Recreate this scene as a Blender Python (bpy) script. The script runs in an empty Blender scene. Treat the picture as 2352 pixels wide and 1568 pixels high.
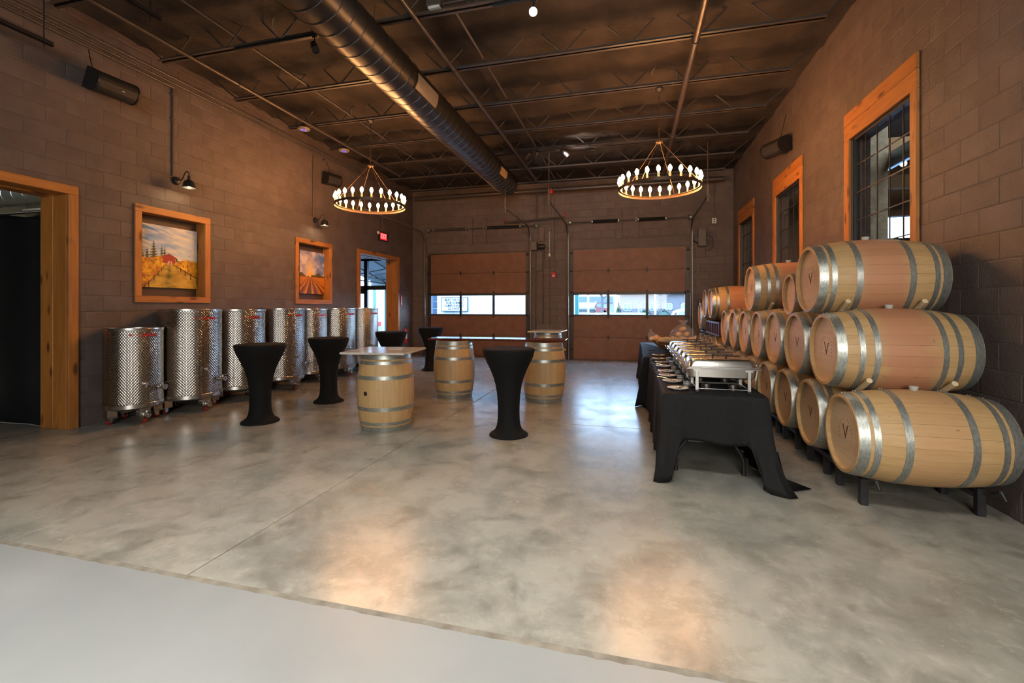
import bpy, bmesh, math, random
import numpy as np
from mathutils import Vector, Matrix
random.seed(7); rng = np.random.default_rng(7)
PI = math.pi
S = bpy.context.scene
COL = S.collection

# ---------------------------------------------------------------- camera
cam = bpy.data.objects.new('camera', bpy.data.cameras.new('camera')); COL.objects.link(cam)
cam.location = (0, 0, 1.493); cam.rotation_euler = (PI/2, 0, 0.2561)
cam.data.sensor_width = 36; cam.data.lens = 36*1047.8/2352
cam.data.shift_y = -(784-705.7)/2352; cam.data.clip_start = .05; cam.data.clip_end = 400
S.camera = cam
# ---------------------------------------------------------------- world, exposure
W = bpy.data.worlds.new('overcast_sky'); S.world = W; W.use_nodes = True
nt = W.node_tree; bg = nt.nodes['Background']
tc = nt.nodes.new('ShaderNodeTexCoord'); sp = nt.nodes.new('ShaderNodeSeparateXYZ'); rp = nt.nodes.new('ShaderNodeValToRGB')
nt.links.new(tc.outputs['Generated'], sp.inputs[0]); nt.links.new(sp.outputs['Z'], rp.inputs[0])
rp.color_ramp.elements[0].position = 0.0; rp.color_ramp.elements[0].color = (.60, .80, 1.0, 1)
rp.color_ramp.elements[1].position = .7; rp.color_ramp.elements[1].color = (.42, .66, 1.0, 1)
nt.links.new(rp.outputs[0], bg.inputs[0]); bg.inputs[1].default_value = 21
S.view_settings.view_transform = 'Standard'; S.view_settings.look = 'None'
S.view_settings.gamma = 1; S.view_settings.exposure = 0.0; S.view_settings.use_curve_mapping = False
try:
    S.cycles.use_denoising = True; S.cycles.max_bounces = 8; S.cycles.diffuse_bounces = 4
    S.cycles.sample_clamp_indirect = 4.0; S.cycles.caustics_reflective = False; S.cycles.caustics_refractive = False
    S.cycles.transparent_max_bounces = 16
except Exception: pass
# ---------------------------------------------------------------- unseen fill lights added to the room, neighbouring room lamps, track spots
def area(name, loc, tgt, sx, sy, watts, col):
    l = bpy.data.lights.new(name, 'AREA'); l.shape = 'RECTANGLE'; l.size = sx; l.size_y = sy; l.energy = watts; l.color = col
    o = bpy.data.objects.new(name, l); COL.objects.link(o); o.location = loc
    o.rotation_euler = (Vector(tgt)-Vector(loc)).to_track_quat('-Z', 'Y').to_euler(); return o
def spot(name, loc, tgt, watts, deg, col, r=.04, blend=.5):
    l = bpy.data.lights.new(name, 'SPOT'); l.energy = watts; l.spot_size = math.radians(deg); l.spot_blend = blend; l.color = col; l.shadow_soft_size = r
    o = bpy.data.objects.new(name, l); COL.objects.link(o); o.location = loc
    o.rotation_euler = (Vector(tgt)-Vector(loc)).to_track_quat('-Z', 'Y').to_euler(); return o
NEUT = (1, .94, .84)
area('rear_fill_light', (.5, -4.3, 2.7), (-.9, 8.0, 1.3), 3.4, 2.6, 430, (1, .96, .89))  # unseen area fill added behind the camera; the wall there has no opening
a_ = area('front_fill_light', (-1.4, .5, 4.8), (-1.3, .75, 0), 5.0, .6, 190, (1, 1, .96)); a_.data.spread = math.radians(105)  # unseen area fill added above to brighten the foreground floor
area('side_room_lamp', (-10.2, 5.7, 4.6), (-10.2, 6.2, 0), 2.5, .8, 130, (1, .97, .88))
area('workshop_lamp', (5.6, 7.6, 4.9), (5.6, 8.0, 0), 2.5, 4, 260, (1, .85, .62))
spot('track_spot_lamp', (-1.03, 4.70, 4.70), (-.9, 1.0, 0), 130, 100, (1, .84, .66))
spot('barrel_fill_spot', (.6, .4, 4.6), (1.6, 4.2, .8), 160, 80, NEUT)  # unseen spot added as fill on the front barrels, no fixture modelled
spot('track_spot_wash', (-1.3, 9.35, 4.6), (-.6, 12.2, 5.2), 60, 110, (1, .85, .75))
# ---------------------------------------------------------------- materials
def lin(c): return tuple((x/12.92 if x <= .04045 else ((x+.055)/1.055)**2.4) for x in c)
def srgb(r, g, b): return lin((r/255, g/255, b/255))
def newmat(name):
    m = bpy.data.materials.new(name); m.use_nodes = True
    nt = m.node_tree; return m, nt, nt.nodes['Principled BSDF']
def N(nt, t, **kw):
    n = nt.nodes.new(t)
    for k, v in kw.items():
        if isinstance(k, str) and k.startswith('_'): n.inputs[k[1:]].default_value = v
        else: setattr(n, k, v)
    return n
def coords(nt, stretch=(1, 1, 1), rnd=True):
    tc = N(nt, 'ShaderNodeTexCoord'); mp = N(nt, 'ShaderNodeMapping'); mp.inputs['Scale'].default_value = stretch
    if rnd:
        oi = N(nt, 'ShaderNodeObjectInfo'); ml = N(nt, 'ShaderNodeVectorMath', operation='SCALE'); ml.inputs[0].default_value = (17.3, 31.7, 23.1)
        nt.links.new(oi.outputs['Random'], ml.inputs['Scale']); ad = N(nt, 'ShaderNodeVectorMath', operation='ADD')
        nt.links.new(tc.outputs['Object'], ad.inputs[0]); nt.links.new(ml.outputs[0], ad.inputs[1]); nt.links.new(ad.outputs[0], mp.inputs['Vector'])
    else: nt.links.new(tc.outputs['Object'], mp.inputs['Vector'])
    return mp.outputs['Vector']
def noise(nt, vec, scale, detail=4, rough=.55, dist=0):
    n = N(nt, 'ShaderNodeTexNoise'); n.inputs['Scale'].default_value = scale; n.inputs['Detail'].default_value = detail
    n.inputs['Roughness'].default_value = rough; n.inputs['Distortion'].default_value = dist
    nt.links.new(vec, n.inputs['Vector']); return n.outputs['Fac']
def ramp(nt, fac, stops):
    r = N(nt, 'ShaderNodeValToRGB'); cr = r.color_ramp
    while len(cr.elements) < len(stops): cr.elements.new(.5)
    for e, (p, c) in zip(cr.elements, stops): e.position = p; e.color = (*c, 1) if len(c) == 3 else c
    nt.links.new(fac, r.inputs[0]); return r.outputs['Color']
def mix(nt, a, b, fac, blend='MIX'):
    m = N(nt, 'ShaderNodeMix', data_type='RGBA', blend_type=blend)
    for sock, v in ((m.inputs[0], fac), (m.inputs[6], a), (m.inputs[7], b)):
        if hasattr(v, 'is_linked'): nt.links.new(v, sock)
        elif isinstance(v, tuple): sock.default_value = (*v, 1)
        else: sock.default_value = v
    return m.outputs[2]
def math_(nt, op, a, b=None, clamp=False):
    m = N(nt, 'ShaderNodeMath', operation=op); m.use_clamp = clamp
    for i, v in enumerate((a, b)):
        if v is None: continue
        if hasattr(v, 'is_linked'): nt.links.new(v, m.inputs[i])
        else: m.inputs[i].default_value = v
    return m.outputs[0]
def bumpn(nt, b, h, strength, dist=.01):
    n = N(nt, 'ShaderNodeBump'); n.inputs['Strength'].default_value = strength; n.inputs['Distance'].default_value = dist
    nt.links.new(h, n.inputs['Height']); nt.links.new(n.outputs[0], b.inputs['Normal'])
def rndbright(nt, col, amt):
    oi = N(nt, 'ShaderNodeObjectInfo'); v = math_(nt, 'MULTIPLY_ADD', oi.outputs['Random'], amt*2); nt.nodes[-1].inputs[2].default_value = 1-amt
    hs = N(nt, 'ShaderNodeHueSaturation'); nt.links.new(v, hs.inputs['Value']); nt.links.new(col, hs.inputs['Color']); return hs.outputs[0]
def M(name, col, rough=.5, metal=0., col2=None, nscale=6, stretch=(1, 1, 1), bump=0, bscale=60, rnd=0, spec=.5, lo=.35, hi=.65, world=False):
    m, nt, b = newmat(name)
    b.inputs['Roughness'].default_value = rough; b.inputs['Metallic'].default_value = metal; b.inputs['Specular IOR Level'].default_value = spec
    b.inputs['Base Color'].default_value = (*col, 1)
    if col2 or bump or rnd: v = coords(nt, stretch, not world)
    c = None
    if col2: c = ramp(nt, noise(nt, v, nscale), [(lo, col), (hi, col2)])
    if rnd:
        if c is None:
            r = N(nt, 'ShaderNodeRGB'); r.outputs[0].default_value = (*col, 1); c = r.outputs[0]
        c = rndbright(nt, c, rnd)
    if c is not None: nt.links.new(c, b.inputs['Base Color'])
    if bump: bumpn(nt, b, noise(nt, v, bscale, 3), bump)
    return m
def emis(name, col, strength):
    m, nt, b = newmat(name); b.inputs['Base Color'].default_value = (*col, 1)
    b.inputs['Emission Color'].default_value = (*col, 1); b.inputs['Emission Strength'].default_value = strength; return m
def wood(name, c1, c2, knot=None, scale=3, axis=2, rough=.55, rnd=.12, bump=.15):
    m, nt, b = newmat(name); st = [9., 9., 9.]; st[axis] = .7
    v = coords(nt, tuple(st)); g = noise(nt, v, scale, 5, .6, .6)
    c = ramp(nt, g, [(.3, c1), (.7, c2)])
    st2 = [1.6]*3; st2[axis] = .5
    v2 = coords(nt, tuple(st2)); big = noise(nt, v2, 2.4, 3)
    c = mix(nt, c, tuple(x*.72 for x in c1), ramp(nt, big, [(.45, (0, 0, 0)), (.75, (.6, .6, .6))]))
    if knot:
        st3 = [7.]*3; st3[axis] = 2.4
        v3 = coords(nt, tuple(st3)); vo = N(nt, 'ShaderNodeTexVoronoi'); vo.inputs['Scale'].default_value = 1.0; nt.links.new(v3, vo.inputs['Vector'])
        k = ramp(nt, vo.outputs['Distance'], [(.10, (1, 1, 1)), (.24, (0, 0, 0))]); c = mix(nt, c, knot, k)
    if rnd: c = rndbright(nt, c, rnd)
    nt.links.new(c, b.inputs['Base Color']); b.inputs['Roughness'].default_value = rough
    bumpn(nt, b, g, bump, .004); return m
def glass(name, tint=(.9, .95, 1.0), refl=.08):
    m = bpy.data.materials.new(name); m.use_nodes = True; nt = m.node_tree
    nt.nodes.remove(nt.nodes['Principled BSDF']); out = nt.nodes['Material Output']
    t = N(nt, 'ShaderNodeBsdfTransparent'); t.inputs[0].default_value = (*tint, 1)
    g = N(nt, 'ShaderNodeBsdfGlossy'); g.inputs['Roughness'].default_value = .02
    f = N(nt, 'ShaderNodeFresnel'); f.inputs[0].default_value = 1.45
    ms = N(nt, 'ShaderNodeMixShader'); gm = N(nt, 'ShaderNodeNewGeometry'); inv = math_(nt, 'SUBTRACT', 1.0, gm.outputs['Backfacing']); nt.links.new(math_(nt, 'MULTIPLY', f.outputs[0], inv), ms.inputs[0]); nt.links.new(t.outputs[0], ms.inputs[1]); nt.links.new(g.outputs[0], ms.inputs[2])
    nt.links.new(ms.outputs[0], out.inputs[0]); return m

m_block = M('painted_block', (.094, .070, .0625), .62, col2=(.128, .098, .088), nscale=3, bump=.5, bscale=70, rnd=.06)
m_mortar = M('painted_mortar', (.108, .085, .074), .75, bump=.3, bscale=60)
m_ceil = M('sprayed_ceiling', (.016, .0125, .010), .9, col2=(.052, .040, .032), nscale=1.6, bump=.9, bscale=16, world=True)
m_steel = M('painted_steel', (.050, .042, .037), .45, col2=(.075, .062, .054), nscale=4)
m_black = M('black_metal', (.012, .012, .013), .42)
m_rackblk = M('rack_black', (.010, .010, .012), .5, col2=(.022, .022, .025), nscale=20)
m_pipe = M('painted_pipe', (.075, .060, .050), .35, metal=.3)
m_conduit = M('conduit', (.10, .085, .075), .4, metal=.3)
m_duct = M('duct_paint', (.020, .018, .017), .36, metal=.25, spec=.6)
m_trim = wood('stained_pine', (.34, .125, .024), (.50, .20, .040), (.10, .032, .008), 3, 2)
m_trimy = wood('stained_pine_long', (.34, .125, .024), (.50, .20, .040), (.10, .032, .008), 3, 1)
m_trimz2 = m_trim
m_stave = None
m_galv = M('galvanised_hoop', (.30, .32, .29), .38, metal=.75, col2=(.46, .48, .45), nscale=30, stretch=(1, 1, 3), bump=.1, bscale=80)
m_head = wood('barrel_head', (.55, .38, .225), (.65, .48, .31), None, 2.4, 1, .55, .10, .1)
m_stamp = M('branded_mark', (.10, .045, .02), .7)
m_bung = M('silicone_bung', (.45, .46, .42), .5)
m_dowel = wood('dowel_wood', (.55, .42, .25), (.68, .54, .34), None, 3, 0, .6, .05)
m_cloth = M('black_spandex', (.0035, .0035, .004), .8, spec=.25, bump=.15, bscale=300)
m_linen = M('black_linen', (.0045, .0045, .005), .72, spec=.25, col2=(.0075, .0075, .008), nscale=30, bump=.25, bscale=160, world=True)
m_panel = M('door_hardboard', (.15, .064, .032), .55, col2=(.19, .083, .043), nscale=5, bump=.12, bscale=90)
m_bronze = M('dark_bronze', (.022, .019, .017), .45)
m_iron = M('hinge_iron', (.03, .024, .02), .5, metal=.4)
m_glass = glass('window_glass')
m_ss = M('stainless', (.50, .48, .455), .24, metal=1.0, bump=.03, bscale=40)
m_ssb = M('brushed_stainless', (.52, .505, .48), .27, metal=1.0)
m_chrome = M('polished_steel', (.72, .71, .70), .12, metal=1.0)
m_redwheel = M('red_wheel', (.30, .022, .016), .4)
m_redtxt = M('red_print', (.45, .02, .015), .5)
m_redplastic = M('red_plastic', (.42, .015, .010), .35)
m_white = M('white_plastic', (.62, .60, .56), .45)
m_spk = M('speaker_grille', (.014, .013, .012), .55, bump=.2, bscale=400)
m_bulb = emis('lit_filament_bulb', (1.0, .45, .155), 300)
m_sleeve = M('candle_sleeve', (.60, .42, .22), .4)
m_ring = M('chandelier_iron', (.09, .055, .03), .45, metal=.6)
m_lampface = emis('lit_lamp_face', (1, .86, .70), 420)
m_sconce_glow = emis('lit_sconce_bulb', (1, .74, .40), 210)
m_exit = emis('exit_red', (1, .02, .03), .9)
m_exitl = emis('exit_letters', (1, .35, .35), 1.6)
m_blue = emis('blue_led', (.08, .12, 1.0), 2.2)
m_plate = M('ceramic', (.70, .66, .58), .25)
m_slabw = M('marble_slab', (.56, .54, .49), .18, col2=(.46, .42, .36), nscale=9, lo=.5, hi=.62, world=True)
m_plank = M('mahogany_bar', (.075, .016, .010), .12, col2=(.11, .026, .016), nscale=6, stretch=(.5, 6, 6), spec=.6, world=True)
m_bread = M('bread_crust', (.50, .24, .07), .6, col2=(.66, .42, .18), nscale=10, rnd=.12)
m_paper = M('kraft_paper', (.58, .40, .22), .8)
m_basket = wood('wooden_bowl', (.16, .075, .03), (.26, .13, .055), None, 4, 0)
m_tileg = M('redrack', (.060, .008, .012), .5)

# staves: pale oak, wine-stained pink round the bung, dirt specks
def stave_mat(name, pink):
    m, nt, b = newmat(name)
    v = coords(nt, (10, 10, .9)); g = noise(nt, v, 3.2, 5, .6, .4)
    c = ramp(nt, g, [(.25, (.43, .265, .112)), (.75, (.53, .348, .165))])
    if pink:
        tc = N(nt, 'ShaderNodeTexCoord'); s = N(nt, 'ShaderNodeSeparateXYZ'); nt.links.new(tc.outputs['Object'], s.inputs[0])
        a = math_(nt, 'ABSOLUTE', s.outputs['Z']); v2 = coords(nt, (3, 3, 3)); nn = noise(nt, v2, 1.5, 3)
        a2 = math_(nt, 'ADD', a, math_(nt, 'MULTIPLY', nn, .22))
        f = ramp(nt, a2, [(.22, (1, 1, 1)), (.34, (0, 0, 0))]); oi = N(nt, 'ShaderNodeObjectInfo')
        f2 = math_(nt, 'MULTIPLY', f, pink); c = mix(nt, c, (.47, .215, .115), f2)
    v3 = coords(nt, (14, 14, 5)); sp = ramp(nt, noise(nt, v3, 3.0, 2), [(.70, (0, 0, 0)), (.78, (.55, .55, .55))]); c = mix(nt, c, (.10, .05, .03), sp)
    c = rndbright(nt, c, .06); nt.links.new(c, b.inputs['Base Color']); b.inputs['Roughness'].default_value = .52
    bumpn(nt, b, g, .2, .003); return m
m_stave = stave_mat('oak_stave_light_stain', .25)
m_stave_red = stave_mat('oak_stave_stained', .92)
m_stave_pale = stave_mat('oak_stave_pale', 0)

# quilted stainless for the tanks: diamonds from cylinder angle and height
def quilt():
    m, nt, b = newmat('quilted_stainless'); b.inputs['Metallic'].default_value = 1; b.inputs['Roughness'].default_value = .15
    b.inputs['Base Color'].default_value = (.46, .43, .39, 1)
    tc = N(nt, 'ShaderNodeTexCoord'); s = N(nt, 'ShaderNodeSeparateXYZ'); nt.links.new(tc.outputs['Object'], s.inputs[0])
    ang = math_(nt, 'ARCTAN2', s.outputs['Y'], s.outputs['X']); A = math_(nt, 'MULTIPLY', ang, 32.0); B = math_(nt, 'MULTIPLY', s.outputs['Z'], 80.0)
    h1 = math_(nt, 'ABSOLUTE', math_(nt, 'SINE', math_(nt, 'ADD', A, B))); h2 = math_(nt, 'ABSOLUTE', math_(nt, 'SINE', math_(nt, 'SUBTRACT', A, B)))
    h = math_(nt, 'POWER', math_(nt, 'MULTIPLY', h1, h2), .6)
    bumpn(nt, b, h, .7, .0032); return m
m_quilt = quilt()

# polished concrete floor
def concrete():
    m, nt, b = newmat('polished_concrete'); v = coords(nt, (1, 1, 1), False)
    n1 = noise(nt, v, .6, 7, .66, .25); n2 = noise(nt, v, 2.8, 7, .68, .3); n3 = noise(nt, v, 11, 6, .72)
    c = ramp(nt, n1, [(.33, (.20, .205, .185)), (.5, (.335, .325, .28)), (.68, (.30, .27, .22))])
    c = mix(nt, c, (.13, .125, .105), ramp(nt, n2, [(.44, (0, 0, 0)), (.70, (.85, .85, .85))]))
    c = mix(nt, c, (.46, .44, .37), ramp(nt, n3, [(.54, (0, 0, 0)), (.76, (.6, .6, .6))]))
    v4 = coords(nt, (2.2, 7, 1), False); c = mix(nt, c, (.05, .045, .035), ramp(nt, noise(nt, v4, 2.5, 3), [(.72, (0, 0, 0)), (.80, (.5, .5, .5))]))
    nt.links.new(c, b.inputs['Base Color'])
    r = ramp(nt, n2, [(.3, (.20, .20, .20)), (.7, (.31, .31, .31))]); nt.links.new(r, b.inputs['Roughness'])
    b.inputs['Specular IOR Level'].default_value = .29
    bumpn(nt, b, mix(nt, n2, n3, .3), .05, .010); return m
m_conc = concrete()
m_paintfloor = M('painted_floor', (.245, .263, .263), .42, col2=(.285, .30, .296), nscale=1.3, bump=.05, bscale=30, world=True)

# ---------------------------------------------------------------- mesh helpers
class MB:
    def __init__(s): s.v = []; s.f = []; s.sm = []
    def add(s, vs, fs, smooth=True):
        k = len(s.v); s.v += [tuple(p) for p in vs]; s.f += [tuple(i+k for i in f) for f in fs]; s.sm += [smooth]*len(fs); return s
    def box(s, x0, x1, y0, y1, z0, z1, R=None):
        vs = [(x, y, z) for x in (x0, x1) for y in (y0, y1) for z in (z0, z1)]
        if R is not None: vs = [R @ Vector(p) for p in vs]
        return s.add(vs, [(0, 1, 3, 2), (4, 6, 7, 5), (0, 4, 5, 1), (2, 3, 7, 6), (0, 2, 6, 4), (1, 5, 7, 3)], False)
    def bbox(s, x0, x1, y0, y1, z0, z1, b=.005, R=None):
        """box with chamfered edges"""
        bm = bmesh.new(); bmesh.ops.create_cube(bm, size=1)
        for v in bm.verts: v.co = Vector(((x0+x1)/2+v.co.x*(x1-x0), (y0+y1)/2+v.co.y*(y1-y0), (z0+z1)/2+v.co.z*(z1-z0)))
        bmesh.ops.bevel(bm, geom=bm.edges[:], offset=b, segments=1, affect='EDGES')
        return s.bm(bm, R)
    def bm(s, bm, R=None, smooth=False):
        bm.verts.index_update()
        vs = [v.co.copy() for v in bm.verts]
        if R is not None: vs = [R @ p for p in vs]
        s.add(vs, [[v.index for v in f.verts] for f in bm.faces], smooth); bm.free(); return s
    def tube(s, path, r, n=10, closed=False, caps=True):
        P = [Vector(p) for p in path]; k = len(P); rs = r if isinstance(r, (list, tuple)) else [r]*k
        vs = []; up = None
        for i, p in enumerate(P):
            a = P[i-1] if (i > 0 or closed) else p; b = P[(i+1) % k] if (i < k-1 or closed) else p
            t = (b-a).normalized()
            if up is None:
                up = Vector((0, 0, 1)) if abs(t.z) < .9 else Vector((1, 0, 0))
            x = (up - t*up.dot(t)).normalized(); up = x; y = t.cross(x)
            for j in range(n):
                q = 2*PI*j/n; vs.append(p + (x*math.cos(q)+y*math.sin(q))*rs[i])
        fs = []
        for i in range(k if closed else k-1):
            a, b = i*n, ((i+1) % k)*n
            for j in range(n): fs.append((a+j, a+(j+1) % n, b+(j+1) % n, b+j))
        if caps and not closed: fs += [tuple(range(n))[::-1], tuple((k-1)*n+j for j in range(n))]
        return s.add(vs, fs)
    def lathe(s, prof, n=32, R=None, a0=0, a1=2*PI):
        full = abs(a1-a0-2*PI) < 1e-6; m = n if full else n+1; vs = []
        for (r, z) in prof:
            for j in range(m):
                q = a0+(a1-a0)*j/n; vs.append(Vector((r*math.cos(q), r*math.sin(q), z)))
        fs = []
        for i in range(len(prof)-1):
            for j in range(n if full else n):
                j2 = (j+1) % m; fs.append((i*m+j, i*m+j2, (i+1)*m+j2, (i+1)*m+j))
        if R is not None: vs = [R @ p for p in vs]
        return s.add(vs, fs)
    def ball(s, c, r, n=12, m=8, sc=(1, 1, 1)):
        vs = [Vector((0, 0, 1))]+[Vector((math.sin(PI*i/m)*math.cos(2*PI*j/n), math.sin(PI*i/m)*math.sin(2*PI*j/n), math.cos(PI*i/m))) for i in range(1, m) for j in range(n)]+[Vector((0, 0, -1))]
        fs = [(0, 1+j, 1+(j+1) % n) for j in range(n)]
        for i in range(m-2):
            for j in range(n): a = 1+i*n; fs.append((a+j, a+n+j, a+n+(j+1) % n, a+(j+1) % n))
        L = len(vs)-1; a = 1+(m-2)*n; fs += [(a+j, L, a+(j+1) % n) for j in range(n)]
        return s.add([Vector(c)+Vector((p.x*r*sc[0], p.y*r*sc[1], p.z*r*sc[2])) for p in vs], fs)
    def prism(s, pts, d0, d1, fr):
        """polygon pts (a, b) extruded from d0 to d1; fr(a, b, d) -> point"""
        n = len(pts); vs = [fr(a, b, d0) for a, b in pts]+[fr(a, b, d1) for a, b in pts]
        return s.add(vs, [tuple(range(n)), tuple(range(2*n-1, n-1, -1))]+[(i, i+n, (i+1) % n+n, (i+1) % n) for i in range(n)], False)
    def mesh(s, name, ang=38):
        me = bpy.data.meshes.new(name); me.from_pydata(s.v, [], s.f); me.polygons.foreach_set('use_smooth', s.sm)
        bm = bmesh.new(); bm.from_mesh(me); bmesh.ops.recalc_face_normals(bm, faces=bm.faces); bm.to_mesh(me); bm.free()
        if any(s.sm): me.set_sharp_from_angle(angle=math.radians(ang))
        me.update(); return me
    def build(s, name, mat, parent=None, loc=None, rot=None):
        return put(name, s.mesh(name), mat, parent, loc, rot)
def put(name, me, mat, parent=None, loc=None, rot=None):
    if mat is not None and not me.materials: me.materials.append(mat)
    o = bpy.data.objects.new(name, me); COL.objects.link(o); o.parent = parent
    if loc is not None: o.location = loc
    if rot is not None: o.rotation_euler = rot
    return o
def tag(o, label=None, cat=None, group=None, kind=None):
    for k, v in (('label', label), ('category', cat), ('group', group), ('kind', kind)):
        if v: o[k] = v
    return o
def empty(name, loc=(0, 0, 0), label=None, cat=None, group=None, kind=None, rot=(0, 0, 0)):
    o = bpy.data.objects.new(name, None); COL.objects.link(o); o.location = loc; o.rotation_euler = rot; o.empty_display_size = .1
    return tag(o, label, cat, group, kind)
def copy_tree(o, parent=None):
    c = o.copy(); COL.objects.link(c); c.parent = parent
    for ch in o.children: copy_tree(ch, c)
    return c
def textmesh(s, size, align='CENTER', ext=.002, spacing=1.0, line=1.0, bold=0.0):
    cu = bpy.data.curves.new('lettering', 'FONT'); cu.body = s; cu.size = size; cu.align_x = align; cu.align_y = 'CENTER'; cu.extrude = ext
    cu.resolution_u = 2; cu.offset = bold; cu.space_character = spacing; cu.space_line = line
    o = bpy.data.objects.new('lettering', cu); COL.objects.link(o)
    dg = bpy.context.evaluated_depsgraph_get(); me = bpy.data.meshes.new_from_object(o.evaluated_get(dg))
    bpy.data.objects.remove(o); bpy.data.curves.remove(cu); me.materials.clear(); return me
def xform(me, f):
    n = len(me.vertices); a = np.empty(n*3); me.vertices.foreach_get('co', a); a = a.reshape(-1, 3); a = f(a); me.vertices.foreach_set('co', np.ascontiguousarray(a).ravel()); me.update(); return me
# ================================================================ the setting
XL, XR, YB, YF, HC = -6.688, 2.614, 13.15, -4.6, 5.22
def st(o, label, cat): return tag(o, label, cat, kind='structure')
# floor: slabs between saw-cut joints, painted concrete in front of Y = 2
fl = MB().box(-16, 10, YF-1, 13.2, -.30, -.03).build('floor', m_mortar); st(fl, 'polished stained concrete floor with saw-cut joints', 'floor')
JX, JY = -2.40, 5.83
g = .004
def slab(x0, x1, y0, y1, mat, z=0, name='concrete_slab'):
    bm = bmesh.new(); bmesh.ops.create_cube(bm, size=1)
    for v in bm.verts: v.co = Vector(((x0+x1)/2+v.co.x*(x1-x0), (y0+y1)/2+v.co.y*(y1-y0), (z-.035)+v.co.z*.07))
    top = [e for e in bm.edges if all(v.co.z > z-.01 for v in e.verts)]
    bmesh.ops.bevel(bm, geom=top, offset=.003, segments=1, affect='EDGES')
    return MB().bm(bm).build(name, mat, fl)
for (x0, x1) in ((XL-.35, JX-g), (JX+g, XR)):
    for (y0, y1) in ((2.0, JY-g), (JY+g, YB+.03)): slab(x0, x1, y0, y1, m_conc)
# slightly ragged front lip of the polished slab
lip = MB(); xs = np.linspace(XL, XR, 180); rr = rng.normal(0, .003, 180)
for i in range(179):
    lip.add([(xs[i], 1.975+rr[i], -.004), (xs[i+1], 1.975+rr[i+1], -.004), (xs[i+1], 2.004, .0008), (xs[i], 2.004, .0008)], [(0, 1, 2, 3)], False)
lip.build('slab_edge', M('slab_edge', (.15, .13, .10), .8, col2=(.26, .235, .19), nscale=9, world=True), fl)
slab(-16, 9, YF-1, 1.985, m_paintfloor, -.004, 'painted_slab')
slab(-16, XL-.36, 2.0, 13.2, M('side_floor', (.20, .20, .18), .4, col2=(.26, .25, .22), nscale=2, world=True), -.003, 'side_slab')

def cells(u0, u1, z0, z1, ops):
    us = sorted({u0, u1, *[min(max(x, u0), u1) for o in ops for x in o[:2]]}); zs = sorted({z0, z1, *[min(max(x, z0), z1) for o in ops for x in o[2:]]})
    for a, b in zip(us, us[1:]):
        for c, d in zip(zs, zs[1:]):
            m_, n_ = (a+b)/2, (c+d)/2
            if not any(o[0] < m_ < o[1] and o[2] < n_ < o[3] for o in ops): yield a, b, c, d
def subtract(r, o):
    a, b, c, d = r; e, f, g_, h = o
    if e >= b or f <= a or g_ >= d or h <= c: return [r]
    out = []
    if c < g_: out.append((a, b, c, g_))
    if d > h: out.append((a, b, h, d))
    c2, d2 = max(c, g_), min(d, h)
    if a < e: out.append((a, e, c2, d2))
    if b > f: out.append((f, b, c2, d2))
    return out
CAMP = Vector((0, 0, 1.493)); CF = Vector((-math.sin(.2561), math.cos(.2561), 0)); CR = Vector((math.cos(.2561), math.sin(.2561), 0))
def project(p):
    q = Vector(p)-CAMP; d = q.dot(CF)
    if d < .2: return None
    return 1176+1047.8*q.dot(CR)/d, 705.7-1047.8*q.z/d, d
_blk = {}
def blockmesh(w, h, proud):
    k = (round(w, 3), round(h, 3), proud)
    if k not in _blk:
        c = min(.007, w*.2, h*.2); t = proud; e = .018
        vs = [(-w/2, 0, -h/2), (w/2, 0, -h/2), (w/2, 0, h/2), (-w/2, 0, h/2),
              (-w/2, t-min(c*.45, t*.7), -h/2), (w/2, t-min(c*.45, t*.7), -h/2), (w/2, t-min(c*.45, t*.7), h/2), (-w/2, t-min(c*.45, t*.7), h/2),
              (-w/2+c, t, -h/2+c), (w/2-c, t, -h/2+c), (w/2-c, t, h/2-c), (-w/2+c, t, h/2-c)]
        fs = [(8, 9, 10, 11)]+[(i, (i+1) % 4, (i+1) % 4+4, i+4) for i in range(4)]+[(i+4, (i+1) % 4+4, (i+1) % 4+8, i+8) for i in range(4)]
        me = bpy.data.meshes.new('concrete_block'); me.from_pydata(vs, [], fs); me.materials.append(m_block); me.update(); _blk[k] = (me, vs, fs)
    return _blk[k]
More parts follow.
